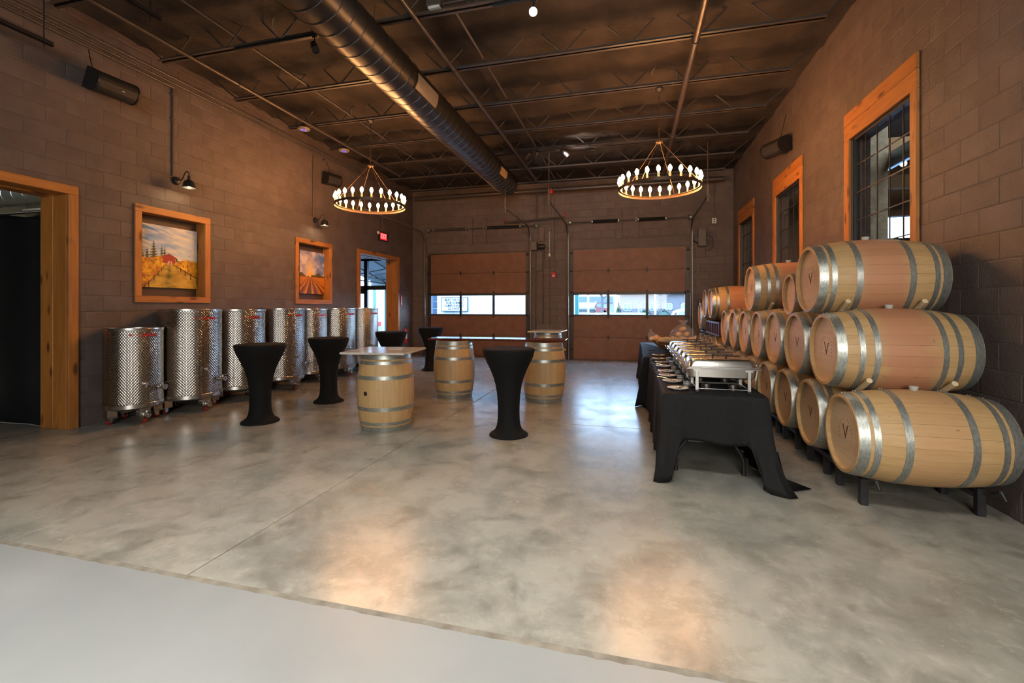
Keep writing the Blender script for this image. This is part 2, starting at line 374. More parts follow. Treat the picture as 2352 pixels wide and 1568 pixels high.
def block_wall(parent, pt, rot, u0, u1, z1, ops, shift=0.0, keep=290, proud=.0046):
    """courses of blocks; pt(u, z) is the wall face, blocks' +Y is the outward normal (rot about Z)"""
    Rz = Matrix.Rotation(rot, 3, 'Z'); H, L, J = .2032, .4064, .0045; rects = []
    k = 0
    while k*H+.015 < z1:
        za, zb = max(0.0, k*H+.015-(.015 if k == 0 else 0)), min(z1, (k+1)*H+.015); u = u0-L+(shift if k % 2 else shift+L/2)-L
        while u < u1:
            a, b = max(u, u0), min(u+L, u1); u += L
            if b-a < .03: continue
            rs = [(a+J/2, b-J/2, za+J/2, zb-J/2)]
            for o in ops: rs = [q for r in rs for q in subtract(r, o)]
            rects += [r for r in rs if r[1]-r[0] > .025 and r[3]-r[2] > .025]
        k += 1
    nrm = Rz @ Vector((0, 1, 0)); scored = []
    for r in rects:
        p = pt((r[0]+r[1])/2, (r[2]+r[3])/2); q = project(p); s = 0
        if q and -60 < q[0] < 2412 and -60 < q[1] < 1630:
            s = (r[1]-r[0])*(r[3]-r[2])*abs(nrm.dot((Vector(p)-CAMP).normalized()))/(Vector(p)-CAMP).length**2
        scored.append((s, r, p))
    scored.sort(key=lambda t: -t[0]); rest = MB()
    for i, (s, r, p) in enumerate(scored):
        pr = .008+random.uniform(-.0012, .0012)
        me, vs, fs = blockmesh(r[1]-r[0], r[3]-r[2], proud)
        if i < keep and s > 0: put('concrete_block', me, None, parent, p, (0, 0, rot))
        else: rest.add([Vector(p)+Rz @ Vector(v) for v in vs], fs, False)
    tag(rest.build('concrete_blocks', m_block, parent), kind='stuff')

# ---- left wall
D1 = (-.2, 4.03, 0, 2.89); D2 = (10.21, 12.14, 0, 2.885); NA = (4.87, 5.89, 1.64, 2.86); NB = (8.00, 9.05, 1.64, 2.86)
wl = MB()
for a, b, c, d in cells(YF, YB+.2, 0, HC, [D1, D2, NA, NB]): wl.box(XL-.2, XL, a, b, c, d)
wl = wl.build('wall_left', m_mortar); st(wl, 'left wall of dark painted concrete block with two framed niches', 'wall')
block_wall(wl, lambda u, z: (XL, u, z), -PI/2, YF, YB, HC, [D1, D2, NA, NB], .08)
# ---- back wall
G1 = (-6.10, -3.00, 0, 3.16); G2 = (-1.645, 1.445, 0, 3.17)
wb = MB()
for a, b, c, d in cells(XL-.2, XR+.2, 0, HC, [G1, G2]): wb.box(a, b, YB, YB+.2, c, d)
wb = wb.build('wall_back', m_mortar); st(wb, 'back wall of dark painted concrete block above two garage doors', 'wall')
LT1, LT2 = (-6.35, -2.75, 3.16, 3.43), (-1.9, 1.7, 3.17, 3.43)
block_wall(wb, lambda u, z: (u, YB, z), PI, XL, XR, HC, [G1, G2, LT1, LT2], .15)
for (a, b, c, d) in (LT1, LT2): MB().bbox(a, b, YB-.008, YB+.05, c, d, .006).build('lintel_block', m_block, wb)
# ---- right wall
W1 = (5.19, 6.475, 1.05, 3.55); W2 = (8.17, 9.46, 1.05, 3.55); W3 = (11.11, 12.40, 1.05, 3.55)
wr = MB()
for a, b, c, d in cells(YF, YB+.2, 0, HC, [W1, W2, W3]): wr.box(XR, XR+.2, a, b, c, d)
wr = wr.build('wall_right', m_mortar); st(wr, 'right wall of dark painted concrete block with three tall windows', 'wall')
block_wall(wr, lambda u, z: (XR, u, z), PI/2, YF, YB, HC, [W1, W2, W3], .21, proud=.0032)
# ---- wall behind the camera, ceiling
wf = MB().box(XL-.2, XR+.2, YF-.2, YF, 0, HC).build('wall_front', M('rear_wall', (.16, .14, .12), .8)); st(wf, 'plain wall behind the viewer', 'wall')
cm = MB(); nx, ny = 110, 170
gx = np.linspace(XL-.2, XR+.2, nx); gy = np.linspace(YF-.2, YB+.2, ny)
def vnoise(x, y, f, seed):
    r = np.random.default_rng(seed).random((64, 64)); X, Y = x*f, y*f; xi, yi = np.floor(X).astype(int), np.floor(Y).astype(int); fx, fy = X-xi, Y-yi
    fx = fx*fx*(3-2*fx); fy = fy*fy*(3-2*fy); q = lambda a, b: r[a % 64, b % 64]
    return (q(xi, yi)*(1-fx)+q(xi+1, yi)*fx)*(1-fy)+(q(xi, yi+1)*(1-fx)+q(xi+1, yi+1)*fx)*fy
GX, GY = np.meshgrid(gx, gy, indexing='ij')
JOIST = [9.75-1.22*k for k in range(-2, 12)]
ridge = np.max([np.exp(-((GY-j)/.10)**2) for j in JOIST], axis=0)
rib = .5+.5*np.sin(GX*2*PI/.30)
GZ = HC-.03+.05*(vnoise(GX, GY, 2.2, 1)-.5)+.035*(vnoise(GX, GY, 6, 2)-.5)-.045*ridge*(.6+.6*vnoise(GX, GY, 4, 3))-.035*rib*np.clip((GY-8)/2, 0, 1)*(vnoise(GX, GY, 1.1, 5) > .35)
P = np.stack([GX, GY, GZ], -1).reshape(-1, 3)
cm.add(P, [(i*ny+j, (i+1)*ny+j, (i+1)*ny+j+1, i*ny+j+1) for i in range(nx-1) for j in range(ny-1)])
ce = cm.build('ceiling', m_ceil, None); st(ce, 'dark sprayed-foam underside of the roof deck', 'ceiling')
MB().box(XL-.2, XR+.2, YF-.2, YB+.2, HC+.12, HC+.3).build('roof_deck', m_mortar, ce)

# ---- wood frames
def plank(parent, x0, x1, y0, y1, z0, z1, axis, name='plank', b=.004):
    """board with its origin at its centre, so that grain runs along it"""
    cx, cy, cz = (x0+x1)/2, (y0+y1)/2, (z0+z1)/2
    mb = MB().bbox(x0-cx, x1-cx, y0-cy, y1-cy, z0-cz, z1-cz, b)
    return mb.build(name, m_trim if axis == 2 else m_trimy, parent, (cx, cy, cz))
PX = XL+.035
def niche(name, y0, y1, z0, z1, ya, yb, za, zb, label):
    f = empty(name, (0, 0, 0)); st(f, label, 'frame')
    plank(f, XL+.005, PX, y0, y1, zb, z1, 1); plank(f, XL+.005, PX, y0, y1, z0, za, 1)
    plank(f, XL+.005, PX, y0, ya, za, zb, 2); plank(f, XL+.005, PX, yb, y1, za, zb, 2)
    X0 = XL-.16
    plank(f, X0, XL+.006, yb-.002, yb+.02, za-.02, zb+.02, 2, 'reveal_board'); plank(f, X0, XL+.006, ya-.02, ya+.002, za-.02, zb+.02, 2, 'reveal_board')
    plank(f, X0, XL+.006, ya, yb, za-.02, za+.002, 1, 'reveal_board'); plank(f, X0, XL+.006, ya, yb, zb-.002, zb+.02, 1, 'reveal_board')
    MB().box(X0-.03, X0, ya-.02, yb+.02, za-.02, zb+.02).build('back_panel', M('niche_back', (.075, .045, .028), .6), f)
niche('trim_1', 4.795, 5.966, 1.563, 2.941, 4.888, 5.872, 1.656, 2.842, 'stained pine frame around the wall niche with the red barn painting')
niche('trim_2', 7.924, 9.105, 1.563, 2.941, 8.02, 9.028, 1.66, 2.845, 'stained pine frame around the wall niche with the sunset field painting')
def opening(name, y0, ya, yb, y1, zb, z1, depth, label):
    f = empty(name); st(f, label, 'doorway')
    plank(f, XL+.005, XL+.05, y0, y1, zb, z1, 1); plank(f, XL+.005, XL+.05, yb, y1, 0, zb, 2); plank(f, XL+.005, XL+.05, y0, ya, 0, zb, 2)
    n = 2 if depth > .36 else 2; w = (depth+.006)/n
    for k in range(n):
        x1 = XL+.006-k*w; x0 = x1-w
        o = .012 if k else 0
        plank(f, x0, x1, yb-o, yb+.03-o, 0, zb, 2, 'jamb_board'); plank(f, x0, x1, ya-.03+o, ya+o, 0, zb, 2, 'jamb_board')
        plank(f, x0, x1, ya, yb, zb-.001-o, zb+.03-o, 1, 'head_board')
opening('door_1', -.33, -.22, 4.012, 4.118, 2.878, 2.985, .42, 'wide stained pine doorway at the near end of the left wall')
opening('door_2', 10.115, 10.225, 12.125, 12.25, 2.872, 2.972, .34, 'stained pine doorway at the far end of the left wall')

# ---- right-hand windows, three alike: pine casing, steel bars, glass
def window(name, y0, y1, ya, yb, label):
    f = empty(name); st(f, label, 'window'); zt, zs, zm = 3.89, 3.55, 3.735
    plank(f, XR-.035, XR-.005, y0, y1, zm+.002, zt, 1); plank(f, XR-.034, XR-.005, y0, y1, zs, zm, 1)
    plank(f, XR-.035, XR-.005, y0, ya, .96, zs, 2); plank(f, XR-.035, XR-.005, yb, y1, .96, zs, 2); plank(f, XR-.037, XR-.005, y0, y1, .86, .96, 1)
    fr = MB(); F = .026
    for (a, b, c, d) in ((ya, ya+F, 1.05, zs), (yb-F, yb, 1.05, zs), (ya, yb, zs-F, zs), (ya, yb, 1.05, 1.05+F)): fr.box(XR+.015, XR+.075, a, b, c, d)
    fr.build('frame', m_bronze, f)
    n = 5; w = (yb-ya)/n
    for k in range(1, n): MB().box(XR+.036, XR+.047, ya+k*w-.0045, ya+k*w+.0045, 1.05, zs).build('glazing_bar', m_bronze, f)
    z = 3.22
    zsz = []
    while z > 1.1: MB().box(XR+.035, XR+.048, ya, yb, z-.0055, z+.0055).build('glazing_bar', m_bronze, f); zsz.append(z); z -= .335
    zz = [zs]+zsz+[1.05]
    pane = MB().box(-.002, .002, -w/2, w/2, -.1665, .1665).mesh('pane'); pane.materials.append(m_glass)
    for k in range(n):
        for a, b in zip(zz, zz[1:]):
            o = put('pane', pane, None, f, (XR+.041, ya+(k+.5)*w, (a+b)/2)); o.scale = (1, 1, (a-b)/.335)
window('window_1', 5.093, 6.602, 5.197, 6.47, 'tall pine-cased interior window above the top front barrel')
window('window_2', 8.075, 9.59, 8.175, 9.455, 'tall pine-cased interior window in the middle of the right wall')
window('window_3', 11.018, 12.52, 11.115, 12.395, 'tall pine-cased interior window nearest the garage doors')

# ---- garage doors
def garage(name, x0, x1, label, hx, top):
    f = empty(name); st(f, label, 'door'); y = YB+.015
    zs = [.012, .642, 1.245, 1.925, 2.535, top+.001]
    for k in (0, 1, 3, 4): MB().bbox(x0, x1, y, y+.035, zs[k]+.002, zs[k+1]-.002, .004).build('door_panel', m_panel, f)
    bk = MB(); bk.box(x0, x1, y+.03, y+.05, .012, 1.25); bk.box(x0, x1, y+.03, y+.05, 1.92, top); bk.build('door_backing', m_panel, f)
    fr = MB(); zb, zt = 1.245, 1.925
    fr.box(x0, x1, y-.003, y+.048, zb, 1.288); fr.box(x0, x1, y-.003, y+.048, 1.852, zt); fr.box(x0, x0+.02, y-.003, y+.048, zb, zt); fr.box(x1-.02, x1, y-.003, y+.048, zb, zt)
    for hx_ in hx: fr.box(hx_-.035, hx_+.035, y-.004, y+.048, zb, zt)
    fr.build('window_frame', m_bronze, f)
    xs = [x0+.02, hx[0]-.035, hx[0]+.035, hx[1]-.035, hx[1]+.035, x1-.02]
    for k in (0, 2, 4): MB().box(xs[k], xs[k+1], y+.02, y+.026, 1.288, 1.852).build('pane', m_glass, f)
    for hx_ in hx:
        for zc in (.642, 1.245, 1.925, 2.535):
            MB().prism([(0, .085), (.036, .012), (.036, -.012), (0, -.085), (-.036, -.012), (-.036, .012)], -.012, -.0035, lambda a, b, d: (hx_+a, y+d, zc+b)).build('hinge_plate', m_iron, f)
    # weather strip, dark jamb angles
    MB().box(x0, x1, y, y+.05, -.002, .012).build('bottom_seal', m_black, f); MB().box(x0-.02, x1+.02, YB+.001, YB+.014, top-.025, top+.004).build('top_seal', m_bronze, f)
    for (a, b) in ((x0-.085, x0-.002), (x1+.002, x1+.085)): MB().box(a, b, YB-.02, YB+.06, 0, top-.02).build('jamb_strip', m_bronze, f)
    for zc in (.30, 1.245, 1.925, 2.535, 3.05):
        for xa in (x0-.05, x1+.05):
            mb = MB(); mb.box(xa-.035, xa+.035, YB-.028, YB-.018, zc-.03, zc+.03); mb.tube([(xa-.03, YB-.045, zc), (xa+.03, YB-.045, zc)], .018, 8)
            mb.build('roller_bracket', m_iron, f)
    return f
garage('door_3', -6.078, -3.018, 'left brown sectional garage door with a strip of three panes', (-5.078, -4.023), 3.155)
garage('door_4', -1.625, 1.424, 'right brown sectional garage door with a strip of three panes', (-.632, .418), 3.17)

# ---- neighbouring spaces seen through the openings
m_beige = M('side_room_wall', (.20, .175, .125), .8)
sr = MB(); sr.box(-14.2, -14, -3, 9.4, 0, 5.0); sr.box(-14, XL-.2, 7.6, 7.8, 0, 5.0); sr.box(-14, XL-.2, -3.2, -3, 0, 5); sr.box(-14.2, XL-.2, -3.2, 7.8, 5.0, 5.2)
st(sr.build('wall_side_room', m_beige), 'beige walls of the side room beyond the near doorway', 'wall')
vb = MB(); vb.box(-10.4, -10.2, 9.4, 13.3, 0, 3.3); vb.box(-10.2, XL-.2, 9.2, 9.4, 0, 3.3); vb.box(-10.4, XL-.2, 9.2, 13.3, 3.16, 3.3)
vb = vb.build('wall_vestibule', M('vestibule_wall', (.16, .16, .16), .7)); st(vb, 'pale walls of the entrance vestibule beyond the far doorway', 'wall')
m_slat = M('ceiling_slat', (.14, .15, .16), .5)
for k in range(14): MB().box(-10.2, XL-.25, 9.6+k*.25, 9.78+k*.25, 3.06, 3.10).build('ceiling_slat', m_slat, vb)
sf = empty('window_4'); st(sf, 'dark-framed glass storefront of the entrance vestibule', 'window')
mb = MB(); y0, y1 = 13.18, 13.28
for (a, b, c, d) in ((-10.2, -10.1, 0, 3.1), (-8.45, -8.33, 0, 3.1), (-7.0, -6.88, 0, 3.1), (-10.2, -6.88, 2.06, 2.20), (-10.2, -6.88, 3.0, 3.1), (-10.2, -6.88, 0, .12), (-8.62, -8.45, 1.93, 2.06)): mb.box(a, b, y0, y1, c, d)
mb.build('frame', m_bronze, sf)
for (a, b, c, d) in ((-10.1, -8.45, .12, 2.06), (-8.33, -7.0, .12, 2.06), (-10.1, -8.45, 2.2, 3.0), (-8.33, -7.0, 2.2, 3.0)): MB().box(a, b, 13.22, 13.228, c, d).build('pane', m_glass, sf)
ws = MB()
m_wkw = M('workshop_wall', (.16, .115, .08), .8, col2=(.22, .16, .11), nscale=2)
ws.box(9.0, 9.2, 1.5, 13.35, 0, 5); ws.box(XR+.2, 9, 1.3, 1.5, 0, 5); ws.box(XR+.2, 9.2, 1.3, 13.35, 5.0, 5.2)
for a, b, c, d in cells(XR+.2, 9.2, 0, 5, [(5.75, 8.3, 1.6, 3.72)]): ws.box(a, b, 13.15, 13.35, c, d)
ws = ws.build('wall_workshop', m_wkw); st(ws, 'brown walls of the workshop behind the right-hand windows', 'wall')
w5 = empty('window_5'); st(w5, 'bright exterior window at the end of the workshop', 'window')
mb = MB()
for (a, b, c, d) in ((5.75, 5.80, 1.6, 3.72), (8.25, 8.3, 1.6, 3.72), (5.75, 8.3, 3.11, 3.19), (7.0, 7.05, 1.6, 3.72), (5.75, 8.3, 1.6, 1.65)): mb.box(a, b, 13.17, 13.24, c, d)
mb.build('frame', m_bronze, w5)
for (a, b, c, d) in ((5.8, 7, 1.65, 3.11), (7.05, 8.25, 1.65, 3.11), (5.8, 7, 3.19, 3.72), (7.05, 8.25, 3.19, 3.72)): MB().box(a, b, 13.2, 13.206, c, d).build('pane', m_glass, w5)
# ================================================================ roof steel, duct, pipes
ZJ = 4.878
JX0, JX1 = -6.29, 2.20
def joist(y, label):
    f = empty('bar_joist', (0, y, 0), label, 'joist', None, 'structure')
    for s in (-1, 1):
        mb = MB(); a, b = sorted((s*.012, s*.055)); mb.box(JX0, JX1, a, b, ZJ, ZJ+.006); a, b = sorted((s*.012, s*.018)); mb.box(JX0, JX1, a, b, ZJ, ZJ+.045)
        mb.build('chord_angle', m_steel, f)
    for k in range(10):
        xa = JX0+.25+k*.86; pts = [(xa, 0, ZJ+.02), (xa+.36, 0, ZJ+.36), (xa+.50, 0, ZJ+.36), (xa+.86, 0, ZJ+.02)]
        if xa+.86 <= JX1+.1: MB().tube(pts, .0105, 6).build('web_bar', m_steel, f)
    for s, xe in ((-1, JX0), (1, JX1)):
        MB().tube([(xe-s*.05, 0, ZJ+.02), (xe+s*.38, 0, ZJ+.36)], .011, 6).build('end_bar', m_steel, f)
    MB().box(XL, XR, -.05, .05, ZJ+.34, ZJ+.352).build('top_chord', m_steel, f)
    return f
for i, j in enumerate(JOIST):
    if j > -1.5: joist(j, 'open-web steel roof joist, number %d counting from the garage doors' % (i+1))

# spiral duct
DX, DZ, DR, DE = -3.007, 4.556, .274, 11.0
Rd = Matrix.Rotation(-PI/2, 3, 'X')
du = empty('spiral_duct', (DX, 0, DZ), 'large round black spiral duct running under the roof joists', 'duct')
MB().tube([(0, -4.3, 0), (0, DE, 0)], DR, 48, caps=False).build('duct_body', m_duct, du)
end = MB(); end.lathe([(DR, 0), (DR*.98, .02), (0, .02)], 48, R=Rd); end.build('end_cap', m_duct, du, (0, DE, 0))
pitch = .205; n = int((DE+.5)/pitch)
for k in range(n+8):
    yb = -.8+k*pitch
    if yb > DE-.15: break
    path = [(math.cos(q)*(DR+.001), yb+pitch*q/(2*PI), math.sin(q)*(DR+.001)) for q in np.linspace(0, 2*PI, 41)]
    MB().tube(path, .0045, 5).build('seam', m_duct, du)
def register(y0, y1, a0, a1, mats, slats):
    mb = MB(); r = DR+.012
    def arc(r, ya, yb, aa, ab, k=8):
        A = np.radians(np.linspace(aa, ab, k+1)); vs = []
        for rr in (r-.014, r):
            for a in A: vs += [(math.cos(a)*rr, ya, math.sin(a)*rr), (math.cos(a)*rr, yb, math.sin(a)*rr)]
        o = 2*(k+1); fs = []
        for i in range(k): fs += [(o+2*i, o+2*i+1, o+2*i+3, o+2*i+2), (2*i, 2*i+1, o+2*i+1, o+2*i), (2*i+2, 2*i+3, o+2*i+3, o+2*i+2)][:1]+[(2*i, 2*i+2, o+2*i+2, o+2*i), (2*i+1, 2*i+3, o+2*i+3, o+2*i+1)]
        fs += [(0, 1, o+1, o), (2*k, 2*k+1, o+2*k+1, o+2*k)]
        mb.add(vs, fs, False)
    fw = 3
    arc(r, y0, y1, a0, a0+fw); arc(r, y0, y1, a1-fw, a1); arc(r, y0, y0+.02, a0, a1); arc(r, y1-.02, y1, a0, a1)
    fr = mb.build('register_frame', m_duct, du)
    for k in range(slats):
        a = a0+fw+(a1-a0-2*fw)*(k+.5)/slats; A = math.radians(a); mb = MB(); rr = DR+.006
        t = Vector((-math.sin(A), 0, math.cos(A))); o_ = Vector((math.cos(A), 0, math.sin(A))); c = o_*rr
        vs = [c+t*(.006*s1)+o_*(.006*s2)+Vector((0, yy, 0)) for yy in (y0+.02, y1-.02) for s1, s2 in ((-1, -1), (1, -1), (1, 1), (-1, 1))]
        mb.add(vs, [(0, 1, 2, 3), (4, 5, 6, 7)]+[(i, (i+1) % 4, (i+1) % 4+4, i+4) for i in range(4)], False)
        mb.build('louvre', mats, fr)
m_louv = M('register_louvre', (.42, .36, .28), .4, metal=.4)
register(5.5, 6.18, -37, 10, m_louv, 12)
register(9.48, 10.02, -36, 4, M('register_warm', (.55, .36, .15), .4), 12)
for y in (4.95, 7.2, 9.4): MB().tube([(-.02, y, DR), (-.02, y, .62)], .004, 6).build('hanger_rod', m_steel, du)
# straight runs parallel to the long walls
def run(name, x, z, r, y0, y1, mat, label, cat, coup=(), group=None):
    o = empty(name, (x, 0, z), label, cat, group)
    MB().tube([(0, y0, 0), (0, y1, 0)], r, 12).build('pipe_run', mat, o)
    for c in coup: MB().tube([(0, c-.035, 0), (0, c+.035, 0)], r*1.28, 12).build('coupling', mat, o)
    return o
run('sprinkler_pipe', -2.42, 4.835, .030, -1, 12.0, m_pipe, 'sprinkler branch pipe running just right of the spiral duct', 'pipe', (3.5, 6.05, 8.6))
run('sprinkler_pipe', .775, 4.815, .042, -1, 12.6, m_pipe, 'thick sprinkler pipe running over the right-hand chandelier', 'pipe', (6.1, 9.3))
run('sprinkler_pipe', -5.69, 4.83, .026, -1, 10.5, m_pipe, 'sprinkler pipe running along the left side above the wall speaker', 'pipe', (5.6, 8.2))
run('bridging_angle', -1.98, 4.93, .016, 4.9, 12.2, m_steel, 'thin steel bridging bar across the joists between duct and bright spotlight', 'beam')
run('bridging_angle', -4.86, 4.93, .016, 3.0, 12.2, m_steel, 'thin steel bridging bar across the joists left of the duct', 'beam')
for i, (x, z) in enumerate(((-6.63, 4.78), (-6.63, 4.845), (-6.60, 4.91))):
    o = run('conduit', x, z, .014, -1, (5.33, 12.9, 12.9)[i], m_conduit, ('lowest', 'middle', 'topmost')[i]+' of three conduits along the top of the left wall', 'conduit', (2.4, 4.5, 8.8))
o = empty('sprinkler_main', (0, 0, 0), 'fat sprinkler main crossing just below the roof at the garage end', 'pipe')
MB().tube([(-6.4, 12.72, 4.80), (2.3, 12.72, 4.80)], .062, 16).build('main_run', m_pipe, o)
for x in (-5.0, -.05, 1.4): MB().tube([(x, 12.72, 4.80), (x+.05, 12.72, 4.80)], .075, 16).build('coupling', m_pipe, o)
# drop pipe with cross bar in front of the back wall
o = empty('sprinkler_drop', (-2.60, 12.72, 0), 'vertical sprinkler drop pipe with a long cross bar between the garage doors', 'pipe')
MB().tube([(0, 0, 4.736), (0, 0, 4.01)], .024, 10).build('drop', m_pipe, o); MB().tube([(-.96, 0, 3.95), (.80, 0, 4.03)], .022, 10).build('cross_bar', m_pipe, o)
for x, z in ((-.96, 3.95), (.80, 4.03)):
    h = MB(); h.tube([(x, 0, z-.02), (x, 0, z+.07)], .016, 8); h.tube([(x, 0, z+.06), (x, 0, z+.10)], [.008, .02], 8); h.build('sprinkler_head', m_redplastic, o)
# hanging channel pieces at the upper left
o = empty('strut_channel', (-6.34, 0, 4.46), 'dark steel channel hanging from a rod in front of the upper left wall', 'bracket')
mb = MB(); mb.box(-.02, .02, 1.0, 3.68, -.02, -.014); mb.box(-.02, -.014, 1.0, 3.68, -.02, .03); mb.box(.014, .02, 1.0, 3.68, -.02, .03); mb.build('channel', m_black, o)
MB().tube([(0, 3.6, -.06), (0, 3.6, .66)], .006, 6).build('threaded_rod', m_black, o); MB().tube([(0, 3.6, -.035), (0, 3.6, -.02)], .012, 6).build('nut', m_black, o)
o = empty('strut_channel', (-5.12, 0, 4.72), 'short dark steel channel hanging from a rod beside the left sprinkler pipe', 'bracket')
mb = MB(); mb.box(-.02, .02, 1.0, 3.95, -.02, -.014); mb.box(-.02, -.014, 1.0, 3.95, -.02, .03); mb.box(.014, .02, 1.0, 3.95, -.02, .03); mb.build('channel', m_black, o)
MB().tube([(0, 3.85, -.1), (0, 3.85, .40)], .006, 6).build('threaded_rod', m_black, o)
# junction box with flexible whip on a joist
o = empty('junction_box', (-2.18, 4.84, 4.93), 'grey junction box with pale cable on the joist beside the duct', 'box')
MB().bbox(-.09, .09, -.06, .06, 0, .14, .008).build('box_body', m_steel, o); MB().bbox(-.07, .07, -.05, .05, -.03, 0, .004).build('white_label', m_white, o)
MB().tube([(.10, 0, .03), (.35, .0, .03), (.6, 0, .06), (.8, 0, .13), (.86, 0, .19)], .009, 8).build('cable', m_conduit, o)
# looped cable ends hung in the joists
m_cable = M('pale_cable', (.36, .29, .19), .5)
def loop(loc, r, label, a0=0, a1=1.75*PI):
    o = MB().tube([(r*math.cos(a), .02*math.sin(a*2), r*math.sin(a)) for a in np.linspace(a0, a1, 30)], .006, 6).build('cable_loop', m_cable, None, loc); tag(o, label, 'cable')
loop((-4.26, 4.84, 5.06), .15, 'pale cable loop hung in the joist left of the duct'); loop((-4.80, 7.33, 5.04), .16, 'pale cable loop above the left chandelier', -1.2, 4.4)
loop((.48, 7.33, 5.02), .19, 'pale cable loop above the right chandelier', -.9, 2.9)

# ---- track spotlights
def track(x0, x1, y, label):
    o = MB().bbox(x0, x1, y-.018, y+.018, ZJ-.036, ZJ-.002, .004).build('light_track', m_black); tag(o, label, 'track'); return o
track(-5.0, -3.45, 4.84, 'black lighting track under the joist left of the duct'); track(-1.5, -.4, 4.87, 'black lighting track carrying the bright spotlight')
track(-2.7, -.35, 9.46, 'black lighting track under the joist near the garage doors')
def spotlight(loc, d, label, lit=False, group='track spotlights'):
    o = empty('track_spotlight', loc, label, 'spotlight', group)
    MB().tube([(0, 0, .0), (0, 0, -.10)], .008, 8).build('stem', m_black, o); MB().bbox(-.03, .03, -.015, .015, -.02, 0, .003).build('track_adapter', m_black, o)
    q = Vector(d).to_track_quat('-Z', 'Y').to_matrix(); c = Vector((0, 0, -.13)); R = q
    mb = MB(); mb.lathe([(.0, .09), (.035, .09), (.042, .08), (.045, -.09), (.038, -.09), (.036, -.07)], 20, R=R); b = mb.build('lamp_head', m_black, o, c)
    f = MB().lathe([(.036, -.07), (0, -.07)], 20, R=R).build('lamp_face' , m_lampface if lit else m_black, b)
    return o
spotlight((-3.79, 4.84, ZJ-.036), (.35, -.3, -.5), 'black track spotlight left of the spiral duct')
bright = spotlight((-1.03, 4.87, ZJ-.036), (.12, -1, -.62), 'switched-on track spotlight glaring at the viewer', True)
for (x, d, l) in ((-2.12, (-.6, .5, -.35), 'first track spotlight right of the duct end'), (-1.93, (-.4, .7, -.5), 'second track spotlight right of the duct end'), (-1.34, (.5, .6, -.4), 'third track spotlight right of the duct end'), (-.82, (1, .05, -.02), 'fourth track spotlight right of the duct end, turned sideways')):
    spotlight((x, 9.46, ZJ-.036), d, l)
# bulb of the lit lamp protrudes a little so its face shows as a bright disc
b = [c for c in bright.children if c.name.startswith('lamp_head')][0]
q = Vector((.12, -1, -.62)).to_track_quat('-Z', 'Y').to_matrix()
MB().ball(tuple(q @ Vector((0, 0, -.085))), .042, 14, 10).build('lamp_bulb', m_lampface, b)
# wireless discs
for (x, y, l) in ((-5.80, 7.11, 'round access point with a blue light on the joist nearer the viewer'), (-5.79, 8.30, 'round access point with a blue light on the joist farther from the viewer')):
    o = empty('access_point', (x, y, 4.74), l, 'access point')
    MB().lathe([(0, .04), (.09, .04), (.11, .02), (.10, .0), (0, -.005)], 28).build('disc', M('tan_plastic', (.20, .16, .12), .5), o)
    MB().lathe([(.035, -.0045), (.043, -.006), (.050, -.0045)], 28).build('light_ring', m_blue, o)
    MB().tube([(0, 0, .04), (0, 0, .14)], .02, 8).build('mount', m_black, o); MB().tube([(.12*math.cos(a)-.04, 0, .13+.12*math.sin(a)) for a in np.linspace(0, 5.4, 24)], .006, 6).build('cable', m_black, o)

# ---- chandeliers
def bulbmesh():
    return MB().lathe([(0, 0), (.012, .002), (.017, .012), (.026, .032), (.0285, .050), (.023, .070), (.011, .090), (0, .10)], 12).mesh('light_bulb')
bm_ = bulbmesh(); bm_.materials.append(m_bulb)
slm = MB().lathe([(.0, 0), (.017, 0), (.017, .005), (.012, .006), (.012, .075), (.010, .075), (0, .074)], 12).mesh('candle_sleeve'); slm.materials.append(m_sleeve)
def chandelier(x, y, label, ph):
    zr = 3.325; o = empty('ring_chandelier', (x, y, zr), label, 'chandelier', 'ring chandeliers'); r = .615
    MB().lathe([(r-.004, -.022), (r+.006, -.022), (r+.006, .022), (r-.004, .022), (r-.004, -.022)], 72).build('ring', m_ring, o)
    MB().lathe([(r-.028, .018), (r+.004, .018), (r+.004, .024), (r-.028, .024), (r-.028, .018)], 72).build('ring_shelf', m_ring, o)
    for k in range(24):
        a = ph+2*PI*k/24; s = put('candle_sleeve', slm, None, o, ((r-.012)*math.cos(a), (r-.012)*math.sin(a), .024)); put('light_bulb', bm_, None, s, (0, 0, .072))
    for k in range(4):
        a = ph+.13+PI/4+PI/2*k; MB().tube([(.03*math.cos(a), .03*math.sin(a), .72), ((r-.014)*math.cos(a), (r-.014)*math.sin(a), .02)], .0055, 8).build('support_rod', m_ring, o)
    hb = MB(); hb.lathe([(0, .76), (.02, .755), (.055, .735), (.055, .715), (.03, .70), (0, .70)], 20); hb.build('hub', m_ring, o)
    zt = ZJ-zr; n = int((zt-.76)/.042)
    for k in range(n):
        z = .765+k*.0425; pts = []
        for a in np.linspace(0, 2*PI, 12, endpoint=False):
            u, w = .010*math.cos(a), .027*math.sin(a); pts.append((u if k % 2 else 0, 0 if k % 2 else u, z+.021+w))
        MB().tube(pts, .003, 5, closed=True).build('chain_link', m_ring, o)
    MB().lathe([(0, zt-.06), (.02, zt-.055), (.06, zt-.02), (.062, zt), (0, zt)], 24).build('canopy', m_black, o)
chandelier(-4.57, 7.34, 'round candle chandelier hanging over the left tanks and tables', .06); chandelier(.415, 7.40, 'round candle chandelier hanging over the buffet side', .19)
